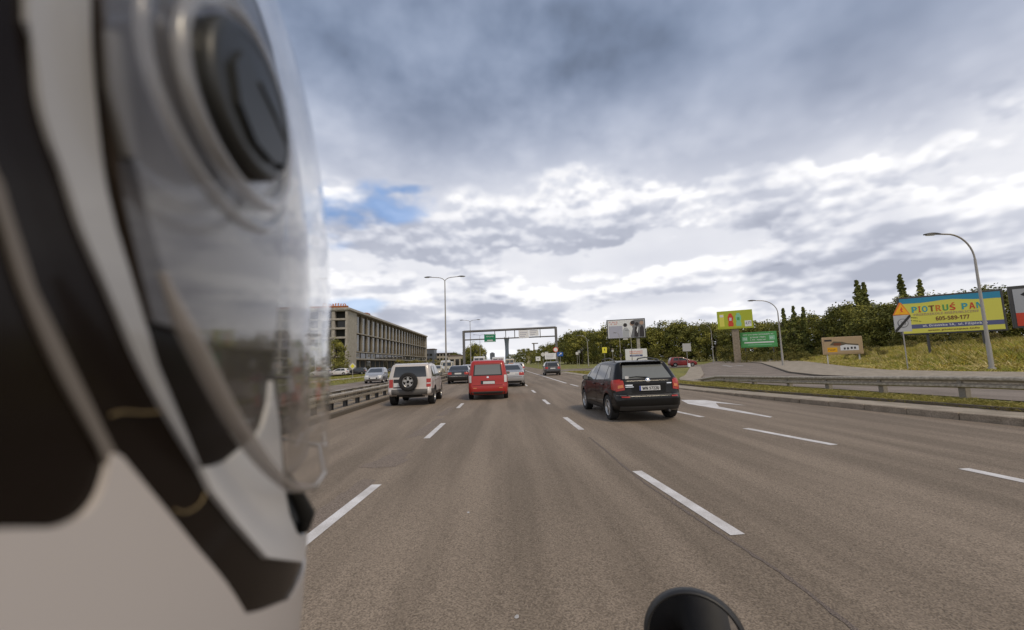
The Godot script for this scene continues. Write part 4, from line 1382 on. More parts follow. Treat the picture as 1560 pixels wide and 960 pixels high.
func make_billboards() -> void:
	# large yellow kindergarten board
	var w := 6.35
	var h := 3.2
	var gy := ground_height(39.6, 36.5)
	var y0 := 2.95 - gy
	var o := board("yellow_billboard", "large yellow billboard with colourful letters on two dark posts", Vector3(39.6, gy, -36.3), -0.66, w, h, y0, M.dark_steel)
	plate_of(o, "field", -w * 0.5, y0, w * 0.5, y0 + h, 0.0, M.lime_field, 0.012)
	var wave := [Vector2(-w * 0.5, y0 + h), Vector2(-w * 0.5, y0 + h - 0.44)]
	for k in 9:
		wave.append(Vector2(-w * 0.5 + 0.8 + k * 0.66, y0 + h - 0.46 + 0.10 * smoothstep(0.0, 4.0, float(k)) - 0.03 * sin(k * 1.3) - 0.20 * smoothstep(3.5, 8.0, float(k))))
	wave.append_array([Vector2(w * 0.5, y0 + h - 0.56), Vector2(w * 0.5, y0 + h)])
	shape_of(o, "sky_band", wave, 0.014, M.teal, 0.004)
	var letters := "PIOTRUŚ PAN"
	var hues := [M.print_teal, M.print_red, M.print_teal, M.print_brown, M.print_orange, M.print_green, M.print_red, M.print_green, M.print_teal, M.print_red, M.print_teal]
	var x := -w * 0.5 + 0.78
	for i in letters.length():
		if letters[i] == " ":
			x += 0.30
			continue
		var lw := 0.16 if letters[i] == "I" else 0.36
		text(o, letters[i], Vector3(x + lw * 0.5, y0 + h - 1.05 + (0.06 if letters[i] == "Ś" else 0.0), 0.022), lw, 0.54 if letters[i] != "Ś" else 0.66, hues[i])
		x += lw + 0.085
	text(o, "PRZEDSZKOLE NIEPUBLICZNE", Vector3(-0.25, y0 + h - 1.52, 0.022), 4.1, 0.19, M.print_beige)
	text(o, "605-589-177", Vector3(0.15, y0 + 1.22, 0.022), 2.1, 0.36, M.print_brown)
	plate_of(o, "navy_band", -w * 0.5, y0 + 0.42, w * 0.5, y0 + 0.80, 0.014, M.navy_band, 0.004)
	text(o, "ul. Drawska 1A,  ul. Filipinki 6", Vector3(0.2, y0 + 0.61, 0.024), 4.0, 0.26, M.white)
	text(o, "www.piotruspan.info", Vector3(0.1, y0 + 0.20, 0.022), 3.2, 0.19, M.print_brown)
	for k in 2:
		var t := scribble(o, 0.0, 0.85 + 0.2 * k, 0.0, 0.11, 0.0, M.ink, 20 + k)
		t.rotation.z = -0.22
		t.position = Vector3(-w * 0.5 + 0.30, y0 + 1.55 - 0.28 * k, 0.016)
	for px in [-1.55, 1.9]:
		var b := MB.new()
		b.box(Vector3(px, (y0 - 0.1) * 0.5, -0.2), Vector3(0.16, y0 + 0.4, 0.2))
		obj("post", b, M.dark_steel, o)

	# white and red board cut by the right edge
	gy = ground_height(48.5, 36.0)
	y0 = 3.25 - gy
	o = board("white_red_billboard", "white billboard with black arrow over a red base, at the right edge", Vector3(49.7, gy, -35.8), -0.66, 6.2, 3.6, y0, M.dark_steel)
	plate_of(o, "white_field", -3.0, y0 + 1.25, 3.0, y0 + 3.45, 0.0, M.pale_grey, 0.012)
	plate_of(o, "red_field", -3.0, y0 + 0.05, 3.0, y0 + 1.25, 0.0, M.print_red, 0.012)
	shape_of(o, "arrow", [Vector2(-2.55, y0 + 2.92), Vector2(-2.3, y0 + 3.12), Vector2(-2.3, y0 + 2.98), Vector2(-2.0, y0 + 2.98), Vector2(-2.0, y0 + 2.86), Vector2(-2.3, y0 + 2.86), Vector2(-2.3, y0 + 2.72)], 0.016, M.ink, 0.004)
	plate_of(o, "divider", -1.92, y0 + 1.6, -1.89, y0 + 3.0, 0.016, M.print_grey, 0.004)
	scribble(o, -1.7, -0.6, y0 + 2.9, 0.35, 0.016, M.ink, 6)
	for px in [-2.0, 2.0]:
		var b := MB.new()
		b.box(Vector3(px, (y0 - 0.1) * 0.5, -0.2), Vector3(0.2, y0 + 0.4, 0.24))
		obj("post", b, M.dark_steel, o)

	# small house-sale board low in the grass
	gy = ground_height(40.0, 49.0)
	y0 = 1.35 - gy
	o = board("house_billboard", "small board showing a white house, low in the tall grass", Vector3(40.0, gy, -49.0), -0.55, 3.5, 1.75, y0, M.print_beige)
	plate_of(o, "sky_field", -1.72, y0, 1.72, y0 + 1.72, 0.0, M.print_beige, 0.012)
	shape_of(o, "roof_picture", [Vector2(-1.2, y0 + 0.95), Vector2(-0.8, y0 + 1.38), Vector2(0.0, y0 + 1.32), Vector2(0.5, y0 + 1.12), Vector2(1.5, y0 + 1.0), Vector2(1.5, y0 + 0.82), Vector2(0.3, y0 + 0.82)], 0.014, M.far_brown, 0.004)
	shape_of(o, "wall_picture", [Vector2(-0.2, y0 + 0.30), Vector2(1.5, y0 + 0.30), Vector2(1.5, y0 + 0.82), Vector2(0.35, y0 + 0.98), Vector2(-0.2, y0 + 0.85)], 0.019, M.white, 0.004)
	for q in [[0.2, 0.5], [0.5, 0.5], [0.85, 0.55], [1.15, 0.55]]:
		plate_of(o, "window_picture", q[0] - 0.09, y0 + q[1] - 0.1, q[0] + 0.09, y0 + q[1] + 0.14, 0.024, M.print_dark, 0.003)
	plate_of(o, "yellow_box", -1.45, y0 + 0.14, -0.5, y0 + 0.68, 0.016, M.orange_yellow, 0.004)
	plate_of(o, "red_box", -0.8, y0 + 0.88, -0.1, y0 + 1.2, 0.020, M.print_brown, 0.004)
	plate_of(o, "dark_box", -1.66, y0 + 1.40, -0.95, y0 + 1.62, 0.016, M.print_dark, 0.004)
	scribble(o, -1.35, -0.6, y0 + 0.41, 0.2, 0.022, M.print_brown, 5)
	for px in [-1.5, 1.5]:
		var b := MB.new()
		b.box(Vector3(px, (y0 - 0.1) * 0.5, -0.2), Vector3(0.12, y0 + 0.3, 0.12))
		obj("post", b, M.off_white, o)

	# lime board on a concrete column
	gy = ground_height(46.9, 84.0)
	y0 = 6.9 - gy
	o = board("lime_billboard", "lime billboard with red and green jars on a concrete column", Vector3(46.9, gy, -83.5), -0.5, 6.0, 3.35, y0, M.lime_panel)
	plate_of(o, "field", -2.9, y0 + 0.08, 2.9, y0 + 3.27, 0.0, M.lime_panel, 0.012)
	plate_of(o, "pale_box", -2.75, y0 + 0.4, -1.9, y0 + 2.9, 0.016, M.lime_field, 0.006)
	plate_of(o, "white_tag", -2.65, y0 + 2.3, -2.0, y0 + 2.75, 0.025, M.white, 0.005)
	for q in [[-0.75, M.print_red], [0.65, M.print_pale_green]]:
		var jar := []
		for p in [[-0.42, 0.35], [0.42, 0.35], [0.5, 0.8], [0.36, 1.3], [0.5, 1.9], [0.5, 2.3], [0.28, 2.7], [0.28, 2.95], [-0.28, 2.95], [-0.28, 2.7], [-0.5, 2.3], [-0.5, 1.9], [-0.36, 1.3], [-0.5, 0.8]]:
			jar.append(Vector2(q[0] + p[0], y0 + p[1]))
		shape_of(o, "jar_picture", jar, 0.016, q[1], 0.006)
		plate_of(o, "jar_label", q[0] - 0.24, y0 + 1.5, q[0] + 0.2, y0 + 2.1, 0.026, M.off_white if q[0] < 0 else M.print_green, 0.004)
	plate_of(o, "price_box", 1.7, y0 + 0.2, 2.85, y0 + 1.35, 0.016, M.white, 0.006)
	text(o, "4,77", Vector3(2.28, y0 + 0.8, 0.03), 0.9, 0.6, M.print_grey)
	var b := MB.new()
	b.box(Vector3(-0.1, (y0 + 0.5) * 0.5 - 0.3, -0.6), Vector3(1.25, y0 + 0.9, 0.7), 0.05)
	obj("column", b, M.concrete, o)

	# green board beneath it
	gy = ground_height(51.0, 83.0)
	y0 = 3.05 - gy
	o = board("green_billboard", "green advertising board with white lines of text beside concrete column", Vector3(51.0, gy, -83.0), -0.5, 6.0, 2.75, y0, M.print_green)
	plate_of(o, "field", -2.95, y0 + 0.03, 2.95, y0 + 2.72, 0.0, M.print_green, 0.012)
	plate_of(o, "left_tag", -2.8, y0 + 1.2, -1.9, y0 + 2.0, 0.016, M.print_pale_green, 0.006)
	plate_of(o, "right_tag", 1.85, y0 + 1.25, 2.8, y0 + 2.1, 0.016, M.print_pale_green, 0.006)
	scribble(o, -2.7, -2.0, y0 + 1.6, 0.4, 0.024, M.white, 7)
	scribble(o, 2.0, 2.65, y0 + 1.65, 0.4, 0.024, M.white, 8)
	scribble(o, -2.6, 2.6, y0 + 2.4, 0.26, 0.016, M.white, 9)
	scribble(o, -1.4, 1.4, y0 + 1.85, 0.34, 0.016, M.white, 10)
	scribble(o, -1.4, 1.4, y0 + 1.35, 0.28, 0.016, M.white, 11)
	plate_of(o, "white_bar", -2.5, y0 + 0.72, 2.6, y0 + 0.95, 0.016, M.white, 0.006)
	plate_of(o, "white_bar", -1.9, y0 + 0.3, 2.2, y0 + 0.42, 0.016, M.print_pale_green, 0.006)
	for px in [-2.4, 2.4]:
		b = MB.new()
		b.box(Vector3(px, (y0 - 0.1) * 0.5, -0.2), Vector3(0.2, y0 + 0.3, 0.2))
		obj("post", b, M.dark_steel, o)

	# white board with a photograph of people, on a single column
	gy = ground_height(36.8, 123.5)
	y0 = 7.55 - gy
	o = board("white_billboard", "white billboard with dark photo of people at right, on single column", Vector3(36.8, gy, -123.3), -0.30, 10.6, 5.35, y0, M.dark_steel)
	plate_of(o, "field", -5.15, y0 + 0.08, 5.15, y0 + 5.27, 0.0, M.white, 0.02)
	plate_of(o, "lilac_field", -4.9, y0 + 0.15, -1.0, y0 + 3.6, 0.022, M.print_lilac, 0.006)
	scribble(o, -4.7, -2.1, y0 + 4.75, 0.42, 0.03, M.print_red, 12)
	scribble(o, -4.5, -2.2, y0 + 4.2, 0.42, 0.03, M.print_red, 13)
	shape_of(o, "photo_dark", [Vector2(1.2, y0 + 0.15), Vector2(5.05, y0 + 0.15), Vector2(5.05, y0 + 5.2), Vector2(2.3, y0 + 5.2), Vector2(1.6, y0 + 4.4), Vector2(1.9, y0 + 2.6)], 0.03, M.print_grey, 0.006)
	shape_of(o, "figure_picture", [Vector2(-1.0, y0 + 0.15), Vector2(0.9, y0 + 0.15), Vector2(0.8, y0 + 2.4), Vector2(0.3, y0 + 3.0), Vector2(-0.5, y0 + 3.0), Vector2(-0.9, y0 + 2.2)], 0.03, M.pale_grey, 0.006)
	disc(o, "head_picture", -0.15, y0 + 3.75, 0.55, 0.038, M.print_dark)
	disc(o, "head_picture", 1.75, y0 + 4.1, 0.62, 0.045, M.print_skin)
	disc(o, "hair_picture", 1.95, y0 + 4.35, 0.60, 0.062, M.print_dark)
	disc(o, "head_picture", 4.45, y0 + 4.2, 0.55, 0.045, M.print_skin)
	disc(o, "head_picture", 3.1, y0 + 3.9, 0.55, 0.045, M.print_dark)
	shape_of(o, "jacket_picture", [Vector2(2.2, y0 + 0.15), Vector2(2.5, y0 + 3.0), Vector2(3.1, y0 + 3.3), Vector2(3.5, y0 + 2.0), Vector2(3.3, y0 + 0.15)], 0.05, M.print_dark, 0.006)
	shape_of(o, "shirt_picture", [Vector2(2.95, y0 + 2.1), Vector2(3.3, y0 + 3.2), Vector2(3.5, y0 + 3.0), Vector2(3.2, y0 + 1.2)], 0.06, M.white, 0.006)
	shape_of(o, "jacket_picture", [Vector2(3.7, y0 + 0.15), Vector2(3.9, y0 + 2.8), Vector2(4.5, y0 + 3.5), Vector2(5.0, y0 + 2.8), Vector2(5.0, y0 + 0.15)], 0.05, M.print_dark, 0.006)
	b = MB.new()
	b.box(Vector3(3.2, y0 * 0.5 - 0.2, -0.6), Vector3(0.9, y0 + 0.8, 0.7), 0.05)
	obj("column", b, M.frame_concrete, o)
	b = MB.new()
	b.box(Vector3(-0.3, y0 - 0.35, 0.2), Vector3(1.4, 0.35, 0.6), 0.03)
	obj("light_box", b, M.off_white, o)
	gy = ground_height(37.4, 117.5)
	y0 = 0.9 - gy
	o = board("low_white_board", "white board with red and navy lettering below the white billboard", Vector3(37.4, gy, -117.3), -0.25, 5.5, 3.1, y0, M.white)
	plate_of(o, "field", -2.7, y0 + 0.03, 2.7, y0 + 3.07, 0.0, M.white, 0.02)
	scribble(o, -1.7, 1.9, y0 + 2.5, 0.5, 0.022, M.print_red, 14)
	plate_of(o, "red_bar", -1.7, y0 + 1.95, 1.7, y0 + 2.1, 0.022, M.print_orange, 0.006)
	plate_of(o, "navy_bar", -1.7, y0 + 1.15, 1.7, y0 + 1.65, 0.022, M.navy_band, 0.006)
	scribble(o, -1.2, 1.0, y0 + 1.4, 0.26, 0.03, M.white, 15)
	for px in [-2.2, 2.2]:
		b = MB.new()
		b.box(Vector3(px, y0 * 0.5, -0.2), Vector3(0.25, maxf(y0, 0.1) + 0.6, 0.2))
		obj("post", b, M.off_white, o)

# ------------------------------------------------------------------ vehicles
# A car body is a skin over its side profile (u from the rear, y up), rounded towards the sides; local -z is forward, origin on the ground amidships.
class Body:
	var L: float
	var H: float
	var W: float
	var belt: float
	var roof_w: float
	var clear: float
	var wr: float
	var ur: float
	var uf: float
	var ra: float
	var end_round: float
	var top := PackedVector2Array()
	var bottom := PackedVector2Array()

	func setup(d: Dictionary) -> void:
		L = d.L
		H = d.H
		W = d.W
		belt = d.belt
		roof_w = d.get("roof_w", 0.80)
		clear = d.get("clear", 0.2)
		wr = d.wr
		ur = d.ur
		uf = ur + d.base
		ra = wr * d.get("arch", 1.14)
		end_round = d.get("end_round", 0.24)
		var p := PackedVector2Array(d.top)
		for it in 2:
			var q := PackedVector2Array([p[0]])
			for i in p.size() - 1:
				q.append(p[i].lerp(p[i + 1], 0.25))
				q.append(p[i].lerp(p[i + 1], 0.75))
			q.append(p[p.size() - 1])
			p = q
		top = PackedVector2Array()
		for i in p.size() - 1:
			var n := int(ceil(p[i].distance_to(p[i + 1]) / 0.16))
			for k in n:
				top.append(p[i].lerp(p[i + 1], float(k) / n))
		top.append(p[p.size() - 1])
		# underside edge, front to rear, with both arches
		var du := sqrt(maxf(ra * ra - (wr - clear) * (wr - clear), 0.01))
		bottom.append(top[top.size() - 1])
		bottom.append(Vector2(minf(uf + ra + 0.1, L - 0.1), clear + 0.02))
		for c in [uf, ur]:
			var a0 := atan2(clear - wr, du)
			for k in 13:
				var a := lerpf(a0, PI - a0, k / 12.0)
				bottom.append(Vector2(c + cos(a) * ra, wr + sin(a) * ra))
			if c == uf:
				for k in range(1, 5):
					bottom.append(Vector2(lerpf(uf - du, ur + du, k / 5.0), clear))
		bottom.append(top[0])

	func half(u: float, y: float) -> float:
		var p := Vector2(u, y)
		var d := 1e9
		for i in top.size() - 1:
			var c := Geometry2D.get_closest_point_to_segment(p, top[i], top[i + 1])
			d = minf(d, c.distance_squared_to(p))
		d = sqrt(d)
		var e := clampf(1.0 - minf(u, L - u) / 0.5, 0.0, 1.0)
		e = e * e * (3.0 - 2.0 * e)
		var rx := lerpf(0.10, end_round, e)
		var rd := lerpf(0.08, end_round * 0.9, e)
		var w := W * 0.5
		if y > belt:
			w *= lerpf(1.0, roof_w, pow(clampf((y - belt) / (H - belt), 0.0, 1.0), 1.05)) - 0.008
		else:
			w *= 1.0 - 0.05 * pow((y - belt * 0.72) / belt, 2.0) * 2.0
		w *= 1.0 - 0.07 * smoothstep(L - 1.2, L, u) - 0.03 * smoothstep(0.8, 0.0, u)
		for c in [uf, ur]:
			var r := Vector2(u - c, y - wr).length()
			w += 0.022 * (1.0 - smoothstep(ra, ra + 0.16, r)) * (1.0 if y < belt else 0.0)
		var k := 1.0 - minf(d / rd, 1.0)
		var x := w - rx + rx * sqrt(maxf(1.0 - k * k, 0.0))
		var s := clampf(1.0 - (y - clear) / 0.14, 0.0, 1.0)
		return maxf(x - 0.05 * s * s, 0.05)

	func at(u: float, y: float, side: float, off := 0.0) -> Vector3:
		return Vector3((half(u, y) + off) * side, y, L * 0.5 - u)

	func edge_u(y: float, front: bool) -> float:
		var best := L * 0.5
		for i in top.size() - 1:
			var a := top[i]
			var b := top[i + 1]
			if (a.y - y) * (b.y - y) <= 0.0 and a.y != b.y:
				var u := lerpf(a.x, b.x, (y - a.y) / (b.y - a.y))
				best = maxf(best, u) if front else minf(best, u)
		return best

	func end_at(x: float, y: float, front: bool, off := 0.004) -> Vector3:
		var u0 := edge_u(y, front)
		var s := -1.0 if front else 1.0
		var u := u0
		if half(u0, y) < absf(x):
			var lo := 0.0
			var hi := 0.7
			for k in 14:
				var m := (lo + hi) * 0.5
				if half(u0 + s * m, y) < absf(x): lo = m
				else: hi = m
			u = u0 + s * hi
		return Vector3(x, y, L * 0.5 - u + s * off)

	func body_mesh() -> MB:
		var b := MB.new()
		var ys := belt * 0.82
		var fr := [1.0, 0.85, 0.68, 0.5, 0.34, 0.22, 0.14, 0.08, 0.035, 0.01, 0.0]
		var rows := []
		for p in top:
			var q := Vector2(clampf(p.x, 0.5, L - 0.5), ys)
			var right := []
			for f in fr:
				var g := p.lerp(q, f)
				right.append(at(g.x, g.y, 1.0))
			var row := right.duplicate()
			var e: Vector3 = right[-1]
			for k in [0.6, 0.2, -0.2, -0.6]:
				row.append(Vector3(e.x * k, e.y, e.z))
			right.reverse()
			for v in right:
				row.append(Vector3(-v.x, v.y, v.z))
			rows.append(row)
		b.grid(rows)
		for side in [1.0, -1.0]:
			rows = []
			for p in bottom:
				var q := Vector2(clampf(p.x, 0.5, L - 0.5), ys)
				var row := []
				for k in 8:
					var g := p.lerp(q, k / 7.0)
					row.append(at(g.x, g.y, side))
				if side < 0.0:
					row.reverse()
				rows.append(row)
			b.grid(rows)
		return b

	func under_mesh() -> MB:
		var b := MB.new()
		for i in bottom.size() - 1:
			var p := bottom[i]
			var q := bottom[i + 1]
			var a := at(p.x, p.y, 1.0, -0.012)
			var c := at(q.x, q.y, 1.0, -0.012)
			var up := Vector3(0, 0.006, 0)
			b.quad(a + up, c + up, Vector3(-c.x, c.y, c.z) + up, Vector3(-a.x, a.y, a.z) + up)
		return b

	# a panel lying on the side between four corners (u, y)
	func side_panel(c: Array, side: float, off := 0.005, n := 6, m := 4) -> MB:
		var b := MB.new()
		var rows := []
		for i in m + 1:
			var row := []
			for j in n + 1:
				var lo: Vector2 = (c[0] as Vector2).lerp(c[1], float(j) / n)
				var hi: Vector2 = (c[3] as Vector2).lerp(c[2], float(j) / n)
				var p := lo.lerp(hi, float(i) / m)
				row.append(at(p.x, p.y, side, off))
			if side > 0.0: row.reverse()
			rows.append(row)
		b.grid(rows)
		return b

	# a panel on the rear or front between four corners (x, y)
	func end_panel(c: Array, front := false, off := 0.005, n := 10, m := 5) -> MB:
		var b := MB.new()
		var rows := []
		for i in m + 1:
			var row := []
			for j in n + 1:
				var lo: Vector2 = (c[0] as Vector2).lerp(c[1], float(j) / n)
				var hi: Vector2 = (c[3] as Vector2).lerp(c[2], float(j) / n)
				var p := lo.lerp(hi, float(i) / m)
				row.append(end_at(p.x, p.y, front, off))
			rows.append(row)
		b.grid(rows)
		return b

func rim_mesh(r: float, w: float, spokes: int, holes: bool) -> MB:
	var b := MB.new()
	b.t = Transform3D(Basis(Vector3(0, 0, 1), -PI / 2), Vector3.ZERO)   # axle along x
	b.lathe([Vector2(r, -w * 0.3), Vector2(r, w * 0.47), Vector2(r * 0.93, w * 0.5), Vector2(r * 0.88, w * 0.40), Vector2(r * 0.86, w * 0.12)], 22)
	b.lathe([Vector2(0.0, w * 0.40), Vector2(r * 0.2, w * 0.40), Vector2(r * 0.25, w * 0.33), Vector2(r * 0.25, w * 0.1)], 12)
	for k in spokes:
		var g := TAU * k / spokes
		var keep := b.t
		b.t = Transform3D(Basis(Vector3.RIGHT, g), Vector3.ZERO)
		var wide := r * (0.5 if holes else 0.30)
		b.box(Vector3(w * 0.30, r * 0.56, 0), Vector3(w * 0.12, r * 0.74, wide), 0.012)
		b.t = keep
	return b

func wheel(parent: Node3D, body: Body, side: float, u: float, rim_r: float, spokes: int, holes := false, wide := 0.2, rimmat: Material = null) -> void:
	var w := Node3D.new()
	w.name = "wheel"
	parent.add_child(w, true)
	w.position = Vector3(side * (body.half(u, body.wr + body.ra + 0.02) - wide * 0.5 - 0.012), body.wr, body.L * 0.5 - u)
	var b := MB.new()
	var r := body.wr
	b.t = Transform3D(Basis(Vector3(0, 0, 1), -PI / 2), Vector3.ZERO)
	b.lathe([Vector2(rim_r * 0.97, -wide * 0.42), Vector2(rim_r * 1.03, -wide * 0.5), Vector2(r * 0.93, -wide * 0.5), Vector2(r * 0.985, -wide * 0.43), Vector2(r, -wide * 0.3), Vector2(r, wide * 0.3), Vector2(r * 0.985, wide * 0.43), Vector2(r * 0.93, wide * 0.5), Vector2(rim_r * 1.03, wide * 0.5), Vector2(rim_r * 0.97, wide * 0.42)], 28)
	obj("tyre", b, M.tyre, w)
	b = MB.new()
	b.t = Transform3D(Basis(Vector3(0, 0, 1), -PI / 2), Vector3.ZERO)
	b.lathe([Vector2(0.0, wide * 0.05), Vector2(rim_r, wide * 0.05)], 18)
	var back := obj("brake_plate", b, M.underside, w)
	var q := obj("rim", rim_mesh(rim_r, wide, spokes, holes), rimmat if rimmat else M.rim, w)
	if side < 0.0:
		back.rotation.y = PI
		q.rotation.y = PI

func car(called: String, label: String, cat: String, d: Dictionary, coat: Material, at: Vector3, turn := 0.0, group := "") -> Array:
	var o := thing(called, label, cat, at, turn, group)
	var y := Body.new()
	y.setup(d)
	obj("body", y.body_mesh(), coat, o)
	obj("underbody", y.under_mesh(), M.underside, o)
	for s in [1.0, -1.0]:
		wheel(o, y, s, y.ur, d.get("rim", y.wr * 0.62), d.get("spokes", 7), d.get("holes", false), d.get("tyre_w", 0.2))
		wheel(o, y, s, y.uf, d.get("rim", y.wr * 0.62), d.get("spokes", 7), d.get("holes", false), d.get("tyre_w", 0.2))
		for w in d.get("side_windows", []):
			obj("side_window", y.side_panel(w, s), M.car_glass, o)
		for w in d.get("pillars", []):
			obj("pillar_trim", y.side_panel(w, s, 0.007, 2, 4), M.black_plastic, o)
		for w in d.get("gaps", []):
			obj("door_gap", y.side_panel(w, s, 0.003, 1, 8), M.underside, o)
		for w in d.get("handles", []):
			var b := MB.new()
			var p := y.at(w.x, w.y, s, 0.015)
			b.box(p, Vector3(0.03, 0.03, 0.18), 0.01)
			obj("door_handle", b, coat, o)
		for w in d.get("side_trim", []):
			obj("side_trim", y.side_panel(w, s, 0.012, 10, 2), d.get("trim_mat", M.black_plastic), o)
		if d.has("mirror_at"):
			var b := MB.new()
			var p := y.at(d.mirror_at.x, d.mirror_at.y, s, 0.09)
			b.box(p, Vector3(0.17, 0.13, 0.10), 0.035)
			b.box(p + Vector3(-s * 0.09, -0.05, -0.02), Vector3(0.1, 0.04, 0.06), 0.01)
			var mi := obj("wing_mirror", b, d.get("mirror_mat", coat), o)
			b = MB.new()
			b.box(p + Vector3(0, 0, 0.053), Vector3(0.14, 0.10, 0.006))
			obj("mirror_glass", b, M.light_glass, mi)
	if d.has("rear_window"):
		obj("rear_window", y.end_panel(d.rear_window, false, 0.008), d.get("rear_glass", M.car_glass), o)
	if d.has("windscreen"):
		obj("windscreen", y.end_panel(d.windscreen, true, 0.012), M.car_glass, o)
	for q in d.get("rear_parts", []):
		obj(q[0], y.end_panel(q[1], false, q[3] if q.size() > 3 else 0.008), q[2], o)
	for q in d.get("front_parts", []):
		obj(q[0], y.end_panel(q[1], true, q[3] if q.size() > 3 else 0.008), q[2], o)
	for q in d.get("side_parts", []):
		for s in [1.0, -1.0]:
			obj(q[0], y.side_panel(q[1], s, 0.009), q[2], o)
	return [o, y]

func quad2(x0: float, y0: float, x1: float, y1: float) -> Array:
	return [Vector2(x0, y0), Vector2(x1, y0), Vector2(x1, y1), Vector2(x0, y1)]

func trap(xb: float, y0: float, xt: float, y1: float) -> Array:
	return [Vector2(-xb, y0), Vector2(xb, y0), Vector2(xt, y1), Vector2(-xt, y1)]

func number_plate(parent: Node, y: Body, x: float, h: float, words := "", w := 0.52, off := 0.0) -> void:
	var p := y.end_at(x, h, false, 0.02 + off)
	var b := MB.new()
	b.box(p, Vector3(w, 0.115 * w / 0.52, 0.012))
	var pl := obj("number_plate", b, M.plate, parent)
	if words != "":
		b = MB.new()
		b.box(p + Vector3(-w * 0.465, 0, 0.001), Vector3(0.036, 0.113, 0.013))
		obj("blue_band", b, M.plate_blue, pl)
		text(pl, words, p + Vector3(0.02, 0, 0.008), 0.42, 0.075, M.ink, "plate_characters")

# shared shapes of ordinary cars
func hatch() -> Dictionary:
	return {"L": 4.0, "H": 1.48, "W": 1.72, "belt": 0.92, "wr": 0.30, "ur": 0.72, "base": 2.5,
		"top": [Vector2(0.08, 0.26), Vector2(0.0, 0.42), Vector2(0.0, 0.62), Vector2(0.06, 0.92), Vector2(0.28, 1.36), Vector2(0.40, 1.43), Vector2(1.3, 1.48), Vector2(2.0, 1.42), Vector2(2.95, 0.98), Vector2(3.6, 0.84), Vector2(3.92, 0.68), Vector2(4.0, 0.45), Vector2(3.93, 0.24)],
		"side_windows": [[Vector2(0.45, 0.96), Vector2(1.25, 0.94), Vector2(1.25, 1.38), Vector2(0.62, 1.35)], [Vector2(1.32, 0.94), Vector2(2.62, 0.95), Vector2(2.02, 1.35), Vector2(1.32, 1.39)]],
		"gaps": [[Vector2(1.27, 0.30), Vector2(1.285, 0.30), Vector2(1.285, 0.92), Vector2(1.27, 0.92)], [Vector2(2.45, 0.30), Vector2(2.465, 0.30), Vector2(2.465, 0.92), Vector2(2.45, 0.92)]],
		"handles": [Vector2(1.42, 0.82)], "mirror_at": Vector2(2.45, 0.98),
		"rear_window": trap(0.56, 0.98, 0.46, 1.33), "windscreen": trap(0.66, 1.02, 0.52, 1.38),
		"rear_parts": [["tail_lamp", quad2(0.52, 0.70, 0.80, 0.92), M.red_lens], ["tail_lamp", quad2(-0.80, 0.70, -0.52, 0.92), M.red_lens], ["lower_bumper", quad2(-0.76, 0.27, 0.76, 0.40), M.black_plastic]],
		"front_parts": [["headlamp", quad2(0.42, 0.62, 0.74, 0.76), M.clear_lens], ["headlamp", quad2(-0.74, 0.62, -0.42, 0.76), M.clear_lens], ["grille", quad2(-0.38, 0.40, 0.38, 0.56), M.black_plastic], ["bumper_vent", quad2(-0.6, 0.27, 0.6, 0.36), M.black_plastic], ["front_plate", quad2(-0.26, 0.44, 0.26, 0.55), M.plate, 0.02]]}

func saloon() -> Dictionary:
	return {"L": 4.5, "H": 1.43, "W": 1.75, "belt": 0.90, "wr": 0.31, "ur": 0.95, "base": 2.65, "roof_w": 0.76,
		"top": [Vector2(0.08, 0.26), Vector2(0.0, 0.42), Vector2(0.0, 0.70), Vector2(0.05, 0.96), Vector2(0.42, 1.02), Vector2(0.55, 1.03), Vector2(1.15, 1.36), Vector2(1.4, 1.41), Vector2(2.1, 1.43), Vector2(2.6, 1.36), Vector2(3.3, 0.96), Vector2(4.1, 0.80), Vector2(4.42, 0.66), Vector2(4.5, 0.45), Vector2(4.43, 0.24)],
		"side_windows": [[Vector2(1.05, 0.96), Vector2(1.78, 0.93), Vector2(1.78, 1.35), Vector2(1.35, 1.31)], [Vector2(1.84, 0.93), Vector2(3.05, 0.94), Vector2(2.52, 1.31), Vector2(1.84, 1.36)]],
		"gaps": [[Vector2(1.80, 0.30), Vector2(1.815, 0.30), Vector2(1.815, 0.92), Vector2(1.80, 0.92)], [Vector2(2.9, 0.30), Vector2(2.915, 0.30), Vector2(2.915, 0.92), Vector2(2.9, 0.92)]],
		"handles": [Vector2(1.25, 0.80), Vector2(2.0, 0.80)], "mirror_at": Vector2(2.85, 0.97),
		"rear_window": trap(0.64, 1.06, 0.50, 1.34), "windscreen": trap(0.66, 1.0, 0.52, 1.33),
		"rear_parts": [["tail_lamp", quad2(0.50, 0.72, 0.82, 0.90), M.red_lens], ["tail_lamp", quad2(-0.82, 0.72, -0.50, 0.90), M.red_lens], ["lower_bumper", quad2(-0.78, 0.27, 0.78, 0.38), M.black_plastic]],
		"front_parts": hatch().front_parts}

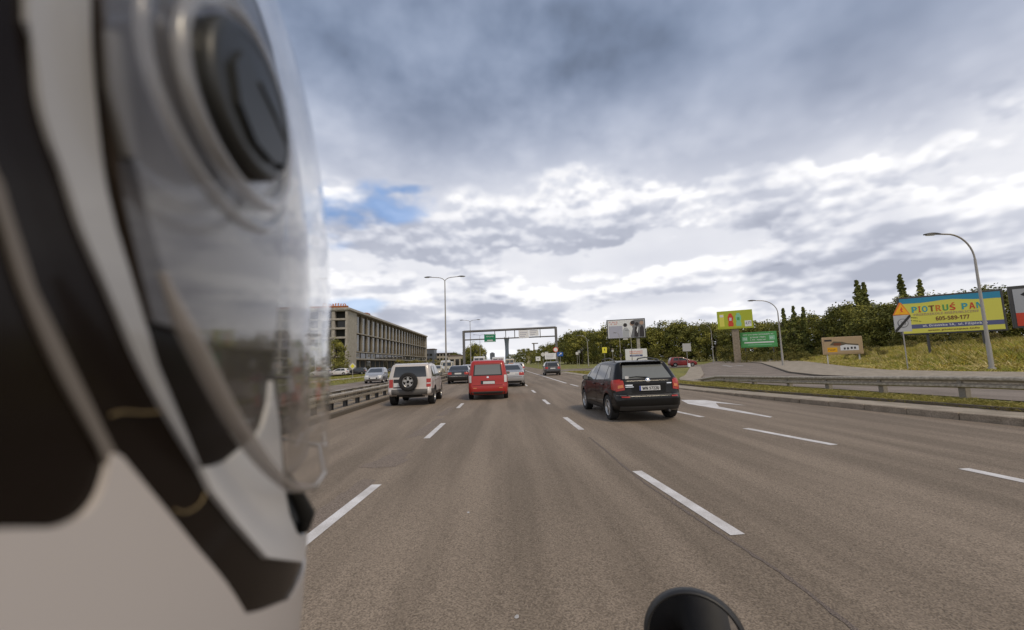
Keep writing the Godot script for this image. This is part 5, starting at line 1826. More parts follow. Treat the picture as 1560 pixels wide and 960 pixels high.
func small_van(L: float, H: float) -> Dictionary:
	return {"L": L, "H": H, "W": 1.95, "belt": H * 0.52, "wr": 0.34, "ur": 0.95, "base": L * 0.6, "roof_w": 0.9, "end_round": 0.14,
		"top": [Vector2(0.05, 0.30), Vector2(0.0, 0.42), Vector2(0.0, 1.0), Vector2(0.02, H - 0.2), Vector2(0.10, H - 0.03), Vector2(L * 0.5, H), Vector2(L * 0.70, H - 0.06), Vector2(L * 0.84, 1.25), Vector2(L * 0.95, 1.02), Vector2(L, 0.75), Vector2(L - 0.02, 0.26)],
		"side_windows": [[Vector2(L * 0.62, 1.18), Vector2(L * 0.80, 1.18), Vector2(L * 0.735, H - 0.32), Vector2(L * 0.62, H - 0.28)]],
		"gaps": [[Vector2(L * 0.6, 0.3), Vector2(L * 0.6 + 0.02, 0.3), Vector2(L * 0.6 + 0.02, H - 0.2), Vector2(L * 0.6, H - 0.2)]],
		"mirror_at": Vector2(L * 0.8, 1.3), "mirror_mat": M.black_plastic, "windscreen": trap(0.78, 1.3, 0.7, H - 0.2),
		"rear_parts": [["rear_pane", quad2(-0.72, 1.25, -0.06, H - 0.30), M.car_glass], ["rear_pane", quad2(0.06, 1.25, 0.72, H - 0.30), M.car_glass], ["tail_lamp", quad2(0.80, 0.75, 0.93, 1.15), M.red_lens], ["tail_lamp", quad2(-0.93, 0.75, -0.80, 1.15), M.red_lens], ["door_gap", quad2(-0.01, 0.5, 0.01, H - 0.2), M.underside], ["lower_bumper", quad2(-0.9, 0.32, 0.9, 0.5), M.dark_plastic]],
		"front_parts": [["headlamp", quad2(0.5, 0.72, 0.86, 0.95), M.clear_lens], ["headlamp", quad2(-0.86, 0.72, -0.5, 0.95), M.clear_lens], ["grille", quad2(-0.45, 0.62, 0.45, 0.85), M.black_plastic]]}

func make_black_hatch() -> void:
	var d := {"L": 4.10, "H": 1.535, "W": 1.70, "belt": 0.99, "wr": 0.325, "ur": 0.76, "base": 2.5, "clear": 0.22, "arch": 1.17, "roof_w": 0.735, "end_round": 0.34, "rim": 0.215, "spokes": 6, "tyre_w": 0.21,
		"top": [Vector2(0.10, 0.28), Vector2(0.01, 0.38), Vector2(0.0, 0.60), Vector2(0.03, 0.665), Vector2(0.10, 0.70), Vector2(0.12, 0.98), Vector2(0.16, 1.05), Vector2(0.50, 1.44), Vector2(0.50, 1.475), Vector2(0.62, 1.505), Vector2(1.4, 1.535), Vector2(2.1, 1.50), Vector2(2.45, 1.41), Vector2(3.12, 1.05), Vector2(3.75, 0.92), Vector2(4.02, 0.76), Vector2(4.13, 0.55), Vector2(4.08, 0.26)],
		"side_windows": [[Vector2(0.62, 1.08), Vector2(0.98, 1.04), Vector2(0.98, 1.38), Vector2(0.76, 1.36)], [Vector2(1.02, 1.04), Vector2(1.80, 1.01), Vector2(1.80, 1.42), Vector2(1.02, 1.40)], [Vector2(1.88, 1.01), Vector2(2.70, 1.00), Vector2(2.42, 1.37), Vector2(1.88, 1.42)], [Vector2(2.75, 1.00), Vector2(2.98, 1.01), Vector2(2.82, 1.16), Vector2(2.60, 1.28)]],
		"gaps": [[Vector2(1.83, 0.34), Vector2(1.845, 0.34), Vector2(1.845, 1.0), Vector2(1.83, 1.0)], [Vector2(2.86, 0.42), Vector2(2.875, 0.42), Vector2(2.875, 0.98), Vector2(2.86, 0.98)], [Vector2(1.16, 0.72), Vector2(1.175, 0.72), Vector2(1.02, 1.02), Vector2(1.005, 1.02)]],
		"handles": [Vector2(1.15, 0.90), Vector2(2.02, 0.89)], "mirror_at": Vector2(2.72, 1.04),
		"rear_window": trap(0.62, 1.07, 0.51, 1.41), "rear_glass": M.light_glass, "windscreen": trap(0.66, 1.09, 0.54, 1.42),
		"side_trim": [[Vector2(1.25, 0.26), Vector2(2.80, 0.26), Vector2(2.80, 0.36), Vector2(1.25, 0.36)]],
		"side_parts": [["tail_lamp", [Vector2(0.16, 0.78), Vector2(0.40, 0.80), Vector2(0.44, 1.03), Vector2(0.20, 1.06)], M.red_lens]],
		"rear_parts": [["tail_lamp", [Vector2(0.60, 0.80), Vector2(0.80, 0.76), Vector2(0.79, 1.05), Vector2(0.62, 1.03)], M.red_lens, 0.016], ["tail_lamp", [Vector2(-0.80, 0.76), Vector2(-0.60, 0.80), Vector2(-0.62, 1.03), Vector2(-0.79, 1.05)], M.red_lens, 0.016],
			["indicator", [Vector2(0.63, 0.86), Vector2(0.76, 0.83), Vector2(0.75, 0.91), Vector2(0.64, 0.93)], M.amber_lens, 0.026], ["indicator", [Vector2(-0.76, 0.83), Vector2(-0.63, 0.86), Vector2(-0.64, 0.93), Vector2(-0.75, 0.91)], M.amber_lens, 0.026],
			["plate_recess", trap(0.42, 0.72, 0.44, 0.94), M.underside, 0.004], ["bumper_step", quad2(-0.80, 0.655, 0.80, 0.675), M.grey_plastic, 0.012], ["lower_bumper", quad2(-0.74, 0.29, 0.74, 0.40), M.dark_plastic, 0.012],
			["reflector", quad2(0.52, 0.615, 0.70, 0.645), M.red_lens, 0.012], ["reflector", quad2(-0.70, 0.615, -0.52, 0.645), M.red_lens, 0.012], ["hatch_gap", quad2(-0.57, 0.700, 0.57, 0.712), M.underside, 0.006], ["chrome_badge", quad2(-0.58, 0.90, -0.40, 0.925), M.chrome, 0.012], ["chrome_badge", quad2(-0.58, 0.86, -0.38, 0.88), M.chrome, 0.012], ["chrome_badge", quad2(0.46, 0.93, 0.58, 0.955), M.chrome, 0.012]]}
	var r := car("black_hatchback", "black hatchback with roof rails and white plate in the lane ahead right", "car", d, M.black_paint, Vector3(3.47, 0.0, -12.30), 0.045)
	var o: Node3D = r[0]
	var y: Body = r[1]
	o.scale = Vector3(0.99, 0.965, 1.0)
	number_plate(o, y, 0.02, 0.83, "WN 5722U", 0.52)
	for s in [1.0, -1.0]:
		var b := MB.new()
		b.tube([y.at(0.75, 1.45, s, -0.06), y.at(0.85, 1.46, s, -0.055) + Vector3(0, 0.07, 0), y.at(1.5, 1.52, s, -0.055) + Vector3(0, 0.08, 0), y.at(2.1, 1.50, s, -0.06) + Vector3(0, 0.07, 0), y.at(2.25, 1.46, s, -0.06)], 0.018, 8)
		obj("roof_rail", b, M.grey_plastic, o)
	var p := y.end_at(0.0, 1.03, false, 0.012)
	var b := MB.new()
	b.t = Transform3D(Basis(Vector3.RIGHT, PI / 2 - 0.3), p)
	b.lathe([Vector2(0.0, 0.016), Vector2(0.05, 0.014), Vector2(0.062, 0.0)], 16)
	obj("badge", b, M.chrome, o)
	b = MB.new()
	b.box(Vector3(0, 1.482, y.L * 0.5 - 0.50), Vector3(1.06, 0.035, 0.22), 0.015)
	obj("roof_spoiler", b, M.black_paint, o)
	b = MB.new()
	var wp := y.end_at(0.0, 1.09, false, 0.02)
	b.tube([wp, y.end_at(-0.25, 1.115, false, 0.02), y.end_at(-0.44, 1.105, false, 0.02)], [0.02, 0.012, 0.008], 6)
	obj("rear_wiper", b, M.underside, o)
	b = MB.new()
	b.tube([Vector3(0.45, 0.27, y.L * 0.5 - 0.02), Vector3(0.45, 0.27, y.L * 0.5 - 0.25)], 0.03, 10)
	obj("exhaust", b, M.dark_steel, o)
	# pale things seen through the glass
	b = MB.new()
	b.box(Vector3(-0.52, 1.10, y.L * 0.5 - 0.155), Vector3(0.09, 0.07, 0.01), 0.004)
	obj("window_sticker", b, M.off_white, o)

func make_white_suv() -> void:
	var d := {"L": 3.95, "H": 1.70, "W": 1.78, "belt": 1.08, "wr": 0.365, "ur": 0.80, "base": 2.33, "clear": 0.36, "arch": 1.16, "roof_w": 0.84, "end_round": 0.16, "rim": 0.215, "spokes": 5, "holes": true, "tyre_w": 0.25,
		"top": [Vector2(0.06, 0.40), Vector2(-0.06, 0.46), Vector2(-0.06, 0.64), Vector2(0.02, 0.70), Vector2(0.05, 1.10), Vector2(0.20, 1.60), Vector2(0.30, 1.67), Vector2(1.2, 1.70), Vector2(1.9, 1.66), Vector2(2.1, 1.58), Vector2(2.55, 1.14), Vector2(3.5, 1.02), Vector2(3.82, 0.90), Vector2(3.9, 0.66), Vector2(3.95, 0.62), Vector2(3.95, 0.42)],
		"side_windows": [[Vector2(0.36, 1.13), Vector2(1.06, 1.12), Vector2(1.06, 1.56), Vector2(0.46, 1.55)], [Vector2(1.20, 1.12), Vector2(2.32, 1.12), Vector2(2.02, 1.52), Vector2(1.20, 1.57)]],
		"pillars": [[Vector2(1.075, 1.12), Vector2(1.185, 1.12), Vector2(1.185, 1.57), Vector2(1.075, 1.57)]],
		"gaps": [[Vector2(1.12, 0.45), Vector2(1.135, 0.45), Vector2(1.135, 1.1), Vector2(1.12, 1.1)], [Vector2(2.35, 0.50), Vector2(2.365, 0.50), Vector2(2.365, 1.1), Vector2(2.35, 1.1)]],
		"handles": [Vector2(1.30, 1.0)], "mirror_at": Vector2(2.22, 1.18), "mirror_mat": M.black_plastic,
		"rear_window": trap(0.66, 1.14, 0.60, 1.56), "windscreen": trap(0.68, 1.18, 0.6, 1.56),
		"side_trim": [[Vector2(0.05, 0.46), Vector2(0.42, 0.46), Vector2(0.42, 0.66), Vector2(0.05, 0.66)], [Vector2(1.30, 0.40), Vector2(2.65, 0.40), Vector2(2.65, 0.50), Vector2(1.30, 0.50)]], "trim_mat": M.grey_plastic,
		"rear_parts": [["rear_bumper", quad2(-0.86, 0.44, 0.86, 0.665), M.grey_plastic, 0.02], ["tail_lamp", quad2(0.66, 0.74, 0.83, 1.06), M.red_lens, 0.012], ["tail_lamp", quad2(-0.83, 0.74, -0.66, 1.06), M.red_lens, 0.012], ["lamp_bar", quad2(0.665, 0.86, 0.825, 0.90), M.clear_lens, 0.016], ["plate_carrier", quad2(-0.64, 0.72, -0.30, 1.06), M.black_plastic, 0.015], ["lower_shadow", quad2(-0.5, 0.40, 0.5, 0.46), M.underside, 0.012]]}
	var r := car("white_off_roader", "white off-roader with a spare wheel on its tailgate, left lane", "car", d, M.pearl_paint, Vector3(-3.55, 0.0, -18.5), 0.02)
	var o: Node3D = r[0]
	var y: Body = r[1]
	o.scale = Vector3.ONE * 0.96
	var p := y.end_at(-0.47, 0.84, false, 0.03)
	var b := MB.new()
	b.box(p, Vector3(0.32, 0.16, 0.012))
	obj("number_plate", b, M.plate, o)
	# spare wheel hung on the tailgate
	var z := y.L * 0.5 + 0.12
	var sw := Node3D.new()
	sw.name = "spare_wheel"
	o.add_child(sw)
	sw.position = Vector3(-0.03, 0.96, z)
	sw.rotation.y = -PI / 2
	b = MB.new()
	b.t = Transform3D(Basis(Vector3(0, 0, 1), -PI / 2), Vector3.ZERO)
	var rr := 0.365
	b.lathe([Vector2(0.21, -0.11), Vector2(0.34, -0.12), Vector2(rr, -0.08), Vector2(rr, 0.08), Vector2(0.34, 0.12), Vector2(0.25, 0.125), Vector2(0.215, 0.10)], 30)
	obj("tyre", b, M.tyre, sw)
	obj("rim", rim_mesh(0.215, 0.2, 5, true), M.rim, sw)
	b = MB.new()
	b.t = Transform3D(Basis(Vector3(0, 0, 1), -PI / 2), Vector3.ZERO)
	b.lathe([Vector2(0.0, 0.01), Vector2(0.21, 0.01)], 18)
	obj("back_plate", b, M.underside, sw)
	b = MB.new()
	b.t = Transform3D(Basis(Vector3(0, 0, 1), -PI / 2), Vector3.ZERO)
	b.lathe([Vector2(0.055, 0.06), Vector2(0.05, 0.098), Vector2(0.0, 0.10)], 12)
	obj("hub_cap", b, M.underside, sw)
	for s in [1.0, -1.0]:
		b = MB.new()
		b.tube([y.at(0.4, 1.62, s, -0.03) + Vector3(0, 0.06, 0), y.at(1.2, 1.64, s, -0.03) + Vector3(0, 0.07, 0), y.at(1.9, 1.6, s, -0.03) + Vector3(0, 0.06, 0)], 0.016, 6)
		obj("roof_rail", b, M.grey_plastic, o)
	b = MB.new()
	b.tube([Vector3(-0.45, 0.42, y.L * 0.5 - 0.1), Vector3(-0.1, 0.34, y.L * 0.5 - 0.5), Vector3(0.5, 0.36, y.L * 0.5 - 0.6)], 0.05, 8)
	obj("exhaust", b, M.dark_steel, o)

func make_red_van() -> void:
	var d := {"L": 4.38, "H": 1.80, "W": 1.80, "belt": 1.06, "wr": 0.315, "ur": 0.85, "base": 2.73, "clear": 0.22, "roof_w": 0.83, "end_round": 0.22,
		"top": [Vector2(0.10, 0.24), Vector2(0.0, 0.34), Vector2(0.0, 0.62), Vector2(0.05, 0.70), Vector2(0.07, 1.05), Vector2(0.22, 1.62), Vector2(0.34, 1.75), Vector2(0.6, 1.78), Vector2(1.6, 1.80), Vector2(2.4, 1.73), Vector2(3.3, 1.16), Vector2(3.9, 1.0), Vector2(4.28, 0.80), Vector2(4.38, 0.5), Vector2(4.3, 0.22)],
		"side_windows": [[Vector2(0.42, 1.12), Vector2(1.15, 1.10), Vector2(1.15, 1.58), Vector2(0.55, 1.55)], [Vector2(1.25, 1.10), Vector2(2.1, 1.09), Vector2(2.1, 1.62), Vector2(1.25, 1.60)], [Vector2(2.2, 1.09), Vector2(3.05, 1.12), Vector2(2.5, 1.56), Vector2(2.2, 1.62)]],
		"gaps": [[Vector2(2.14, 0.32), Vector2(2.155, 0.32), Vector2(2.155, 1.05), Vector2(2.14, 1.05)]],
		"mirror_at": Vector2(2.95, 1.12), "windscreen": trap(0.7, 1.2, 0.6, 1.62), "rear_glass": M.light_glass,
		"rear_window": [Vector2(-0.60, 1.13), Vector2(0.60, 1.13), Vector2(0.56, 1.58), Vector2(-0.56, 1.58)],
		"side_parts": [["tail_lamp", [Vector2(0.10, 0.78), Vector2(0.24, 0.78), Vector2(0.28, 1.10), Vector2(0.15, 1.12)], M.red_lens]],
		"rear_parts": [["window_surround", [Vector2(-0.66, 1.08), Vector2(0.66, 1.08), Vector2(0.61, 1.63), Vector2(-0.61, 1.63)], M.black_plastic, 0.002], ["tail_lamp", quad2(0.74, 0.78, 0.86, 1.10), M.clear_lens, 0.014], ["tail_lamp", quad2(-0.86, 0.78, -0.74, 1.10), M.clear_lens, 0.014], ["lower_bumper", quad2(-0.76, 0.235, 0.76, 0.36), M.dark_plastic, 0.01], ["bumper_line", quad2(-0.74, 0.36, 0.74, 0.385), M.grey_plastic, 0.014], ["hatch_gap", quad2(-0.68, 0.655, 0.68, 0.668), M.underside, 0.006], ["plate_recess", quad2(-0.32, 0.70, 0.32, 0.86), M.black_plastic, 0.004], ["reflector", quad2(0.5, 0.52, 0.66, 0.56), M.amber_lens, 0.01], ["reflector", quad2(-0.66, 0.52, -0.5, 0.56), M.amber_lens, 0.01], ["badge", quad2(-0.045, 0.98, 0.045, 1.05), M.chrome, 0.012]]}
	var r := car("red_van", "bright red high-roofed people carrier directly ahead in the middle lane", "car", d, M.red_paint, Vector3(-0.57, 0.0, -20.1), 0.0)
	r[0].scale = Vector3.ONE * 0.93
	number_plate(r[0], r[1], 0.05, 0.775, "", 0.52)

func traffic() -> void:
	make_black_hatch()
	make_white_suv()
	make_red_van()
	var d := saloon()
	d.rear_parts.append(["trunk_band", quad2(-0.5, 0.74, 0.5, 0.90), M.silver_paint, 0.012])
	d.rear_parts.append(["bumper_line", quad2(-0.8, 0.62, 0.8, 0.64), M.grey_plastic, 0.012])
	var r := car("silver_saloon", "silver saloon half hidden behind the red people carrier", "car", d, M.silver_paint, Vector3(0.62, 0.0, -29.2), 0.0)
	number_plate(r[0], r[1], 0.0, 0.80)
	d = saloon()
	d.H = 1.46
	d.rear_parts.append(["bumper_line", quad2(-0.8, 0.56, 0.8, 0.60), M.chrome, 0.01])
	r = car("dark_saloon", "black saloon between the white off-roader and the red people carrier", "car", d, M.dark_paint, Vector3(-3.42, 0.0, -36.0), 0.02)
	number_plate(r[0], r[1], 0.0, 0.80)
	d = hatch()
	d.H = 1.55
	r = car("small_dark_car", "small dark hatchback far ahead in the right exit lane", "car", d, M.graphite_paint, Vector3(5.62, 0.0, -48.0), -0.03)
	number_plate(r[0], r[1], 0.0, 0.76)
	# the red car waiting side-on in the cross road
	d = hatch()
	d.L = 4.1
	car("wine_red_car", "wine-red hatchback seen side-on at the cross road before the wood", "car", d, M.wine_paint, Vector3(27.6, right_base(64.0) + 0.02, -64.5), -PI / 2 - 0.12)
	# oncoming traffic
	car("silver_oncoming_car", "pale silver hatchback coming towards us beyond the median barrier", "car", hatch(), M.silver_paint, Vector3(-12.2, 0.0, -42.5), PI + 0.12)
	car("blue_grey_oncoming_car", "blue-grey car behind the pale silver oncoming hatchback", "car", saloon(), M.blue_grey_paint, Vector3(-10.6, 0.0, -47.5), PI)
	car("beige_oncoming_car", "beige hatchback in the opposite lanes seen past the white off-roader", "car", hatch(), M.beige_paint, Vector3(-9.2, 0.0, -62.0), PI)
	car("beige_oncoming_van", "beige van following in the opposite lanes by the tall lamp post", "van", small_van(5.0, 2.1), M.beige_paint, Vector3(-9.6, 0.0, -78.0), PI)
	car("white_oncoming_van", "white van far off in the opposite lanes left of the gantry post", "van", small_van(5.4, 2.5), M.white_paint, Vector3(-12.6, 0.0, -98.0), PI)
	car("dark_oncoming_car", "dark saloon far off in the opposite lanes", "car", saloon(), M.dark_paint, Vector3(-12.8, 0.0, -76.0), PI)
	# the queue ahead
	car("grey_saloon", "light grey saloon ahead of the black saloon in the left lane", "car", hatch(), M.silver_paint, Vector3(-3.3, 0.0, -46.0), 0.0)
	car("white_panel_van", "white panel van ahead of the red people carrier, its roof just showing", "van", small_van(5.4, 2.45), M.white_paint, Vector3(-0.4, 0.0, -66.0), 0.0)
	car("white_box_van", "tall white van over the left edge of the red people carrier", "van", small_van(5.9, 2.7), M.white_paint, Vector3(-3.5, 0.0, -72.0), 0.0)
	car("grey_estate", "grey car far ahead just right of the silver saloon's roof", "car", hatch(), M.silver_paint, Vector3(2.5, 0.0, -62.0), 0.0)
	car("beige_van", "beige van far ahead over the silver saloon's roof", "van", small_van(5.2, 2.3), M.beige_paint, Vector3(1.8, 0.0, -88.0), 0.0)
	car("orange_car", "small orange hatchback far ahead beyond the silver saloon", "car", hatch(), M.orange_paint, Vector3(2.0, 0.0, -76.0), 0.0)
	car("silver_van", "silver van far ahead between two white vans", "van", small_van(5.6, 2.6), M.silver_paint, Vector3(-1.0, 0.0, -96.0), 0.0)
	car("white_car", "white hatchback far down the middle lane beneath the gantry", "car", hatch(), M.white_paint, Vector3(-0.2, 0.0, -112.0), 0.0)
	car("far_white_van", "white van farthest down the left lane beneath the gantry", "van", small_van(5.6, 2.6), M.white_paint, Vector3(-3.5, 0.0, -118.0), 0.0)
	# parked by the office block
	for q in [[-36.5, 88.0, M.white_paint, "white hatchback parked under the bushy tree at the far left"], [-33.6, 90.0, M.white_paint, "white hatchback parked between the two trees by the office block"], [-30.8, 93.0, M.dark_paint, "dark hatchback parked right of the round tree"], [-31.0, 126.0, M.blue_grey_paint, "blue-grey hatchback parked along the long office facade"]]:
		car("parked_car", q[3], "car", hatch(), q[2], Vector3(q[0], ground_height(q[0], q[1]) + 0.01, -q[1]), PI * 0.5)

# ------------------------------------------------------------------ helmet worn by the rider in front of the camera
const HS := 1.12
const EYE := Vector3(0, 1.52, 0)
const HC := Vector3(-0.1805, -0.015, -0.055)

func h_radius(phi: float, y: float) -> float:
	var s := pow(clampf(1.0 - pow(absf(y / 0.19), 3.0), 1e-6, 1.0), 1.0 / 3.0)
	return s * pow(pow(absf(cos(phi) / 0.130), 2.4) + pow(absf(sin(phi) / 0.165), 2.4), -1.0 / 2.4)

# a point of the shell by bearing (degrees, 0 = right side, 90 = front) and height, in metres before scaling
func h_at(deg: float, y: float, off := 0.0) -> Vector3:
	var p := deg_to_rad(deg)
	var r := h_radius(p, y) + off
	return EYE + (HC + Vector3(cos(p) * r, y, -sin(p) * r)) * HS

func h_normal(deg: float, y: float) -> Vector3:
	var a := h_at(deg + 0.5, y) - h_at(deg - 0.5, y)
	var b := h_at(deg, minf(y + 0.001, 0.189)) - h_at(deg, y - 0.001)
	return b.cross(a).normalized() * (1.0 if b.cross(a).dot(h_at(deg, y) - EYE - HC * HS) > 0.0 else -1.0)

func h_patch(pts: Array, off: float, subdiv: int) -> MB:
	# an inlay on the shell: outline in (degrees, height), a little proud of it, with an edge all round
	var q := PackedVector2Array()
	for p in pts:
		q.append(Vector2(p.x * 0.0023, p.y))
	if Geometry2D.is_polygon_clockwise(q):
		q.reverse()
	var ix := Geometry2D.triangulate_polygon(q)
	var tris := []
	for i in range(0, ix.size(), 3):
		tris.append([q[ix[i]], q[ix[i + 1]], q[ix[i + 2]]])
	for k in subdiv:
		var more := []
		for t in tris:
			var a: Vector2 = t[0]
			var b: Vector2 = t[1]
			var c: Vector2 = t[2]
			if maxf(a.distance_to(b), maxf(b.distance_to(c), c.distance_to(a))) < 0.0025:
				more.append(t)
				continue
			var ab := (a + b) * 0.5
			var bc := (b + c) * 0.5
			var ca := (c + a) * 0.5
			more.append_array([[a, ab, ca], [ab, b, bc], [ca, bc, c], [ab, bc, ca]])
		tris = more
	var m := MB.new()
	for t in tris:
		var w := []
		var nn := []
		for p in t:
			w.append(h_at(p.x / 0.0023, p.y, off))
			nn.append(h_normal(p.x / 0.0023, p.y))
		var o := [0, 1, 2]
		if ((w[2] - w[0]) as Vector3).cross(w[1] - w[0]).dot(nn[0]) < 0.0:
			o = [0, 2, 1]
		for k in o:
			m.v.append(w[k])
			m.n.append(nn[k])
	for i in q.size():
		var a := q[i]
		var b := q[(i + 1) % q.size()]
		var n := int(ceil(a.distance_to(b) / 0.004))
		for k in n:
			var c := a.lerp(b, float(k) / n)
			var d := a.lerp(b, float(k + 1) / n)
			m.quad(h_at(c.x / 0.0023, c.y, off), h_at(d.x / 0.0023, d.y, off), h_at(d.x / 0.0023, d.y, -0.001), h_at(c.x / 0.0023, c.y, -0.001))
	return m

func smooth_line(pts: Array, steps: int) -> Array:
	var out := []
	for i in pts.size() - 1:
		var a: Vector2 = pts[maxi(i - 1, 0)]
		var b: Vector2 = pts[i]
		var c: Vector2 = pts[i + 1]
		var d: Vector2 = pts[mini(i + 2, pts.size() - 1)]
		for k in steps:
			out.append(b.cubic_interpolate(c, a, d, float(k) / steps))
	out.append(pts[-1])
	return out

func lookup(line: Array, key: float, by_y := false) -> float:
	# piecewise linear; by_y: key is y and x is wanted
	for i in line.size() - 1:
		var a: float = line[i].y if by_y else line[i].x
		var b: float = line[i + 1].y if by_y else line[i + 1].x
		if key <= b:
			var f := clampf((key - a) / maxf(b - a, 1e-6), 0.0, 1.0)
			return lerpf(line[i].x, line[i + 1].x, f) if by_y else lerpf(line[i].y, line[i + 1].y, f)
	return line[-1].x if by_y else line[-1].y

const PORT := [Vector2(30.4, -0.0308), Vector2(26.3, -0.0223), Vector2(23.5, -0.0068), Vector2(22.2, 0.0023), Vector2(19.7, 0.018), Vector2(20.4, 0.0281), Vector2(21.6, 0.0415), Vector2(23.3, 0.06), Vector2(27.0, 0.085), Vector2(31.0, 0.13)]

func make_helmet() -> void:
	var o := thing("motorcycle_helmet", "large black and silver motorcycle helmet with a clear visor, close at left", "helmet")
	# shell with its eye opening
	var b := MB.new()
	var ys := []
	for k in 12: ys.append(lerpf(-0.14, -0.0308, k / 12.0))
	for k in 16: ys.append(lerpf(-0.0308, 0.13, k / 16.0))
	for k in 15: ys.append(0.13 + 0.0595 * sin(PI * 0.5 * k / 14.0))
	var rows := []
	for y in ys:
		var e := lookup(PORT, y, true)
		var row := []
		for k in 73:
			row.append(h_at(lerpf(180.0 - e, 360.0 + e, k / 72.0), y))
		rows.append(row)
	b.grid(rows)
	for span in [[0, 13], [28, 43]]:
		rows = []
		for i in range(span[0], span[1]):
			var e := lookup(PORT, ys[i], true)
			var row := []
			for k in 33:
				row.append(h_at(lerpf(e, 180.0 - e, k / 32.0), ys[i]))
			rows.append(row)
		b.grid(rows)
	obj("shell", b, M.helmet_black, o)
	# lining: inner skin and a padded edge to the opening
	b = MB.new()
	rows = []
	for y in ys:
		var e := lookup(PORT, y, true)
		var row := []
		for k in 49:
			row.append(h_at(lerpf(180.0 - e, 360.0 + e, k / 48.0), y, -0.012))
		rows.append(row)
	b.grid(rows)
	for span in [[0, 13], [28, 43]]:
		rows = []
		for i in range(span[0], span[1]):
			var e := lookup(PORT, ys[i], true)
			var row := []
			for k in 25:
				row.append(h_at(lerpf(e, 180.0 - e, k / 24.0), ys[i], -0.012))
			rows.append(row)
		b.grid(rows)
	obj("lining", b, M.liner, o)
	var lip := []
	for p in smooth_line(PORT, 4):
		lip.append(h_at(p.x, p.y, -0.004))
	for k in range(1, 20):
		lip.append(h_at(lerpf(31.0, 149.0, k / 20.0), 0.13, -0.004))
	var back := smooth_line(PORT, 4)
	back.reverse()
	for p in back:
		lip.append(h_at(180.0 - p.x, p.y, -0.004))
	for k in range(1, 20):
		lip.append(h_at(lerpf(149.6, 30.4, k / 20.0), -0.0308, -0.004))
	b = MB.new()
	b.tube(lip, 0.0052, 8, true)
	obj("opening_seal", b, M.rubber, o)
	var low := []
	for k in 64:
		low.append(h_at(k * 360.0 / 64.0, -0.14, -0.002))
	b = MB.new()
	b.tube(low, 0.006, 8, true)
	obj("lower_edge", b, M.rubber, o)
	# protruding end of the seal below the visor
	b = MB.new()
	b.tube([h_at(24.5, -0.0115, 0.0), h_at(27.0, -0.0185, 0.0015), h_at(29.8, -0.0255, 0.0025), h_at(31.5, -0.0305, 0.0015)], [0.0014, 0.0021, 0.0026, 0.0016], 8)
	obj("seal_end", b, M.rubber, o)

	# inlays
	obj("stripe", h_patch(smooth_line([Vector2(-4.8, 0.10), Vector2(-4.8, 0.0588), Vector2(-4.3, 0.0526), Vector2(-4.0, 0.0465), Vector2(-3.4, 0.0421), Vector2(-2.7, 0.0389), Vector2(-1.7, 0.0333), Vector2(-0.7, 0.0291), Vector2(0.1, 0.0261), Vector2(1.1, 0.0221), Vector2(2.4, 0.0169), Vector2(4.4, 0.0104), Vector2(6.3, 0.0049), Vector2(8.2, -0.0004)], 3) + smooth_line([Vector2(8.25, 0.0), Vector2(7.5, 0.0027), Vector2(6.6, 0.0061), Vector2(5.4, 0.0102), Vector2(3.8, 0.0164), Vector2(2.3, 0.0232), Vector2(1.2, 0.0292), Vector2(0.0, 0.0364), Vector2(-0.6, 0.0412), Vector2(-1.1, 0.0481), Vector2(-1.5, 0.0565), Vector2(-1.6, 0.0660), Vector2(-1.6, 0.10)], 3), 0.0008, 4), M.stripe_grey, o)
	var chin := [Vector2(8.3, -0.0005), Vector2(9.8, -0.0054), Vector2(13.1, -0.0130), Vector2(16.0, -0.0191), Vector2(19.1, -0.0254), Vector2(25.3, -0.0324), Vector2(33.6, -0.0416)]
	for p in [60.0, 90.0, 120.0, 146.4]: chin.append(Vector2(p, -0.0416))
	for p in [146.4, 120.0, 90.0, 60.0, 31.5]: chin.append(Vector2(p, -0.0325))
	chin.append_array([Vector2(28.2, -0.0285), Vector2(24.9, -0.0211), Vector2(22.6, -0.0124), Vector2(22.0, -0.0062), Vector2(21.0, 0.0026), Vector2(19.0, 0.0127), Vector2(18.6, 0.0077), Vector2(17.4, 0.0031), Vector2(16.2, 0.0011), Vector2(13.7, -0.0001), Vector2(11.8, -0.0012), Vector2(10.1, -0.0012)])
	obj("chin_panel", h_patch(chin, 0.001, 4), M.helmet_white, o)
	var low_panel := smooth_line([Vector2(0.9, 0.0052), Vector2(1.6, 0.0043), Vector2(3.2, -0.0002), Vector2(5.5, -0.0063), Vector2(8.2, -0.0130), Vector2(12.1, -0.0228), Vector2(15.3, -0.0319)], 3)
	low_panel.append_array([Vector2(18.6, -0.0354), Vector2(23.8, -0.0402), Vector2(27.6, -0.0441), Vector2(40, -0.048), Vector2(65, -0.05), Vector2(90, -0.05), Vector2(115, -0.05), Vector2(150, -0.05), Vector2(150, -0.132), Vector2(110, -0.132), Vector2(70, -0.132), Vector2(30, -0.132), Vector2(-10, -0.132), Vector2(-45, -0.132), Vector2(-45, 0.0014), Vector2(-20, 0.0014)])
	low_panel.append_array(smooth_line([Vector2(-5.6, 0.0012), Vector2(-4.2, 0.0004), Vector2(-2.7, -0.0008), Vector2(-1.7, -0.0015), Vector2(-0.5, -0.0013), Vector2(0.3, 0.0002), Vector2(0.7, 0.0026)], 3))
	obj("lower_panel", h_patch(low_panel, 0.001, 5), M.helmet_silver, o)
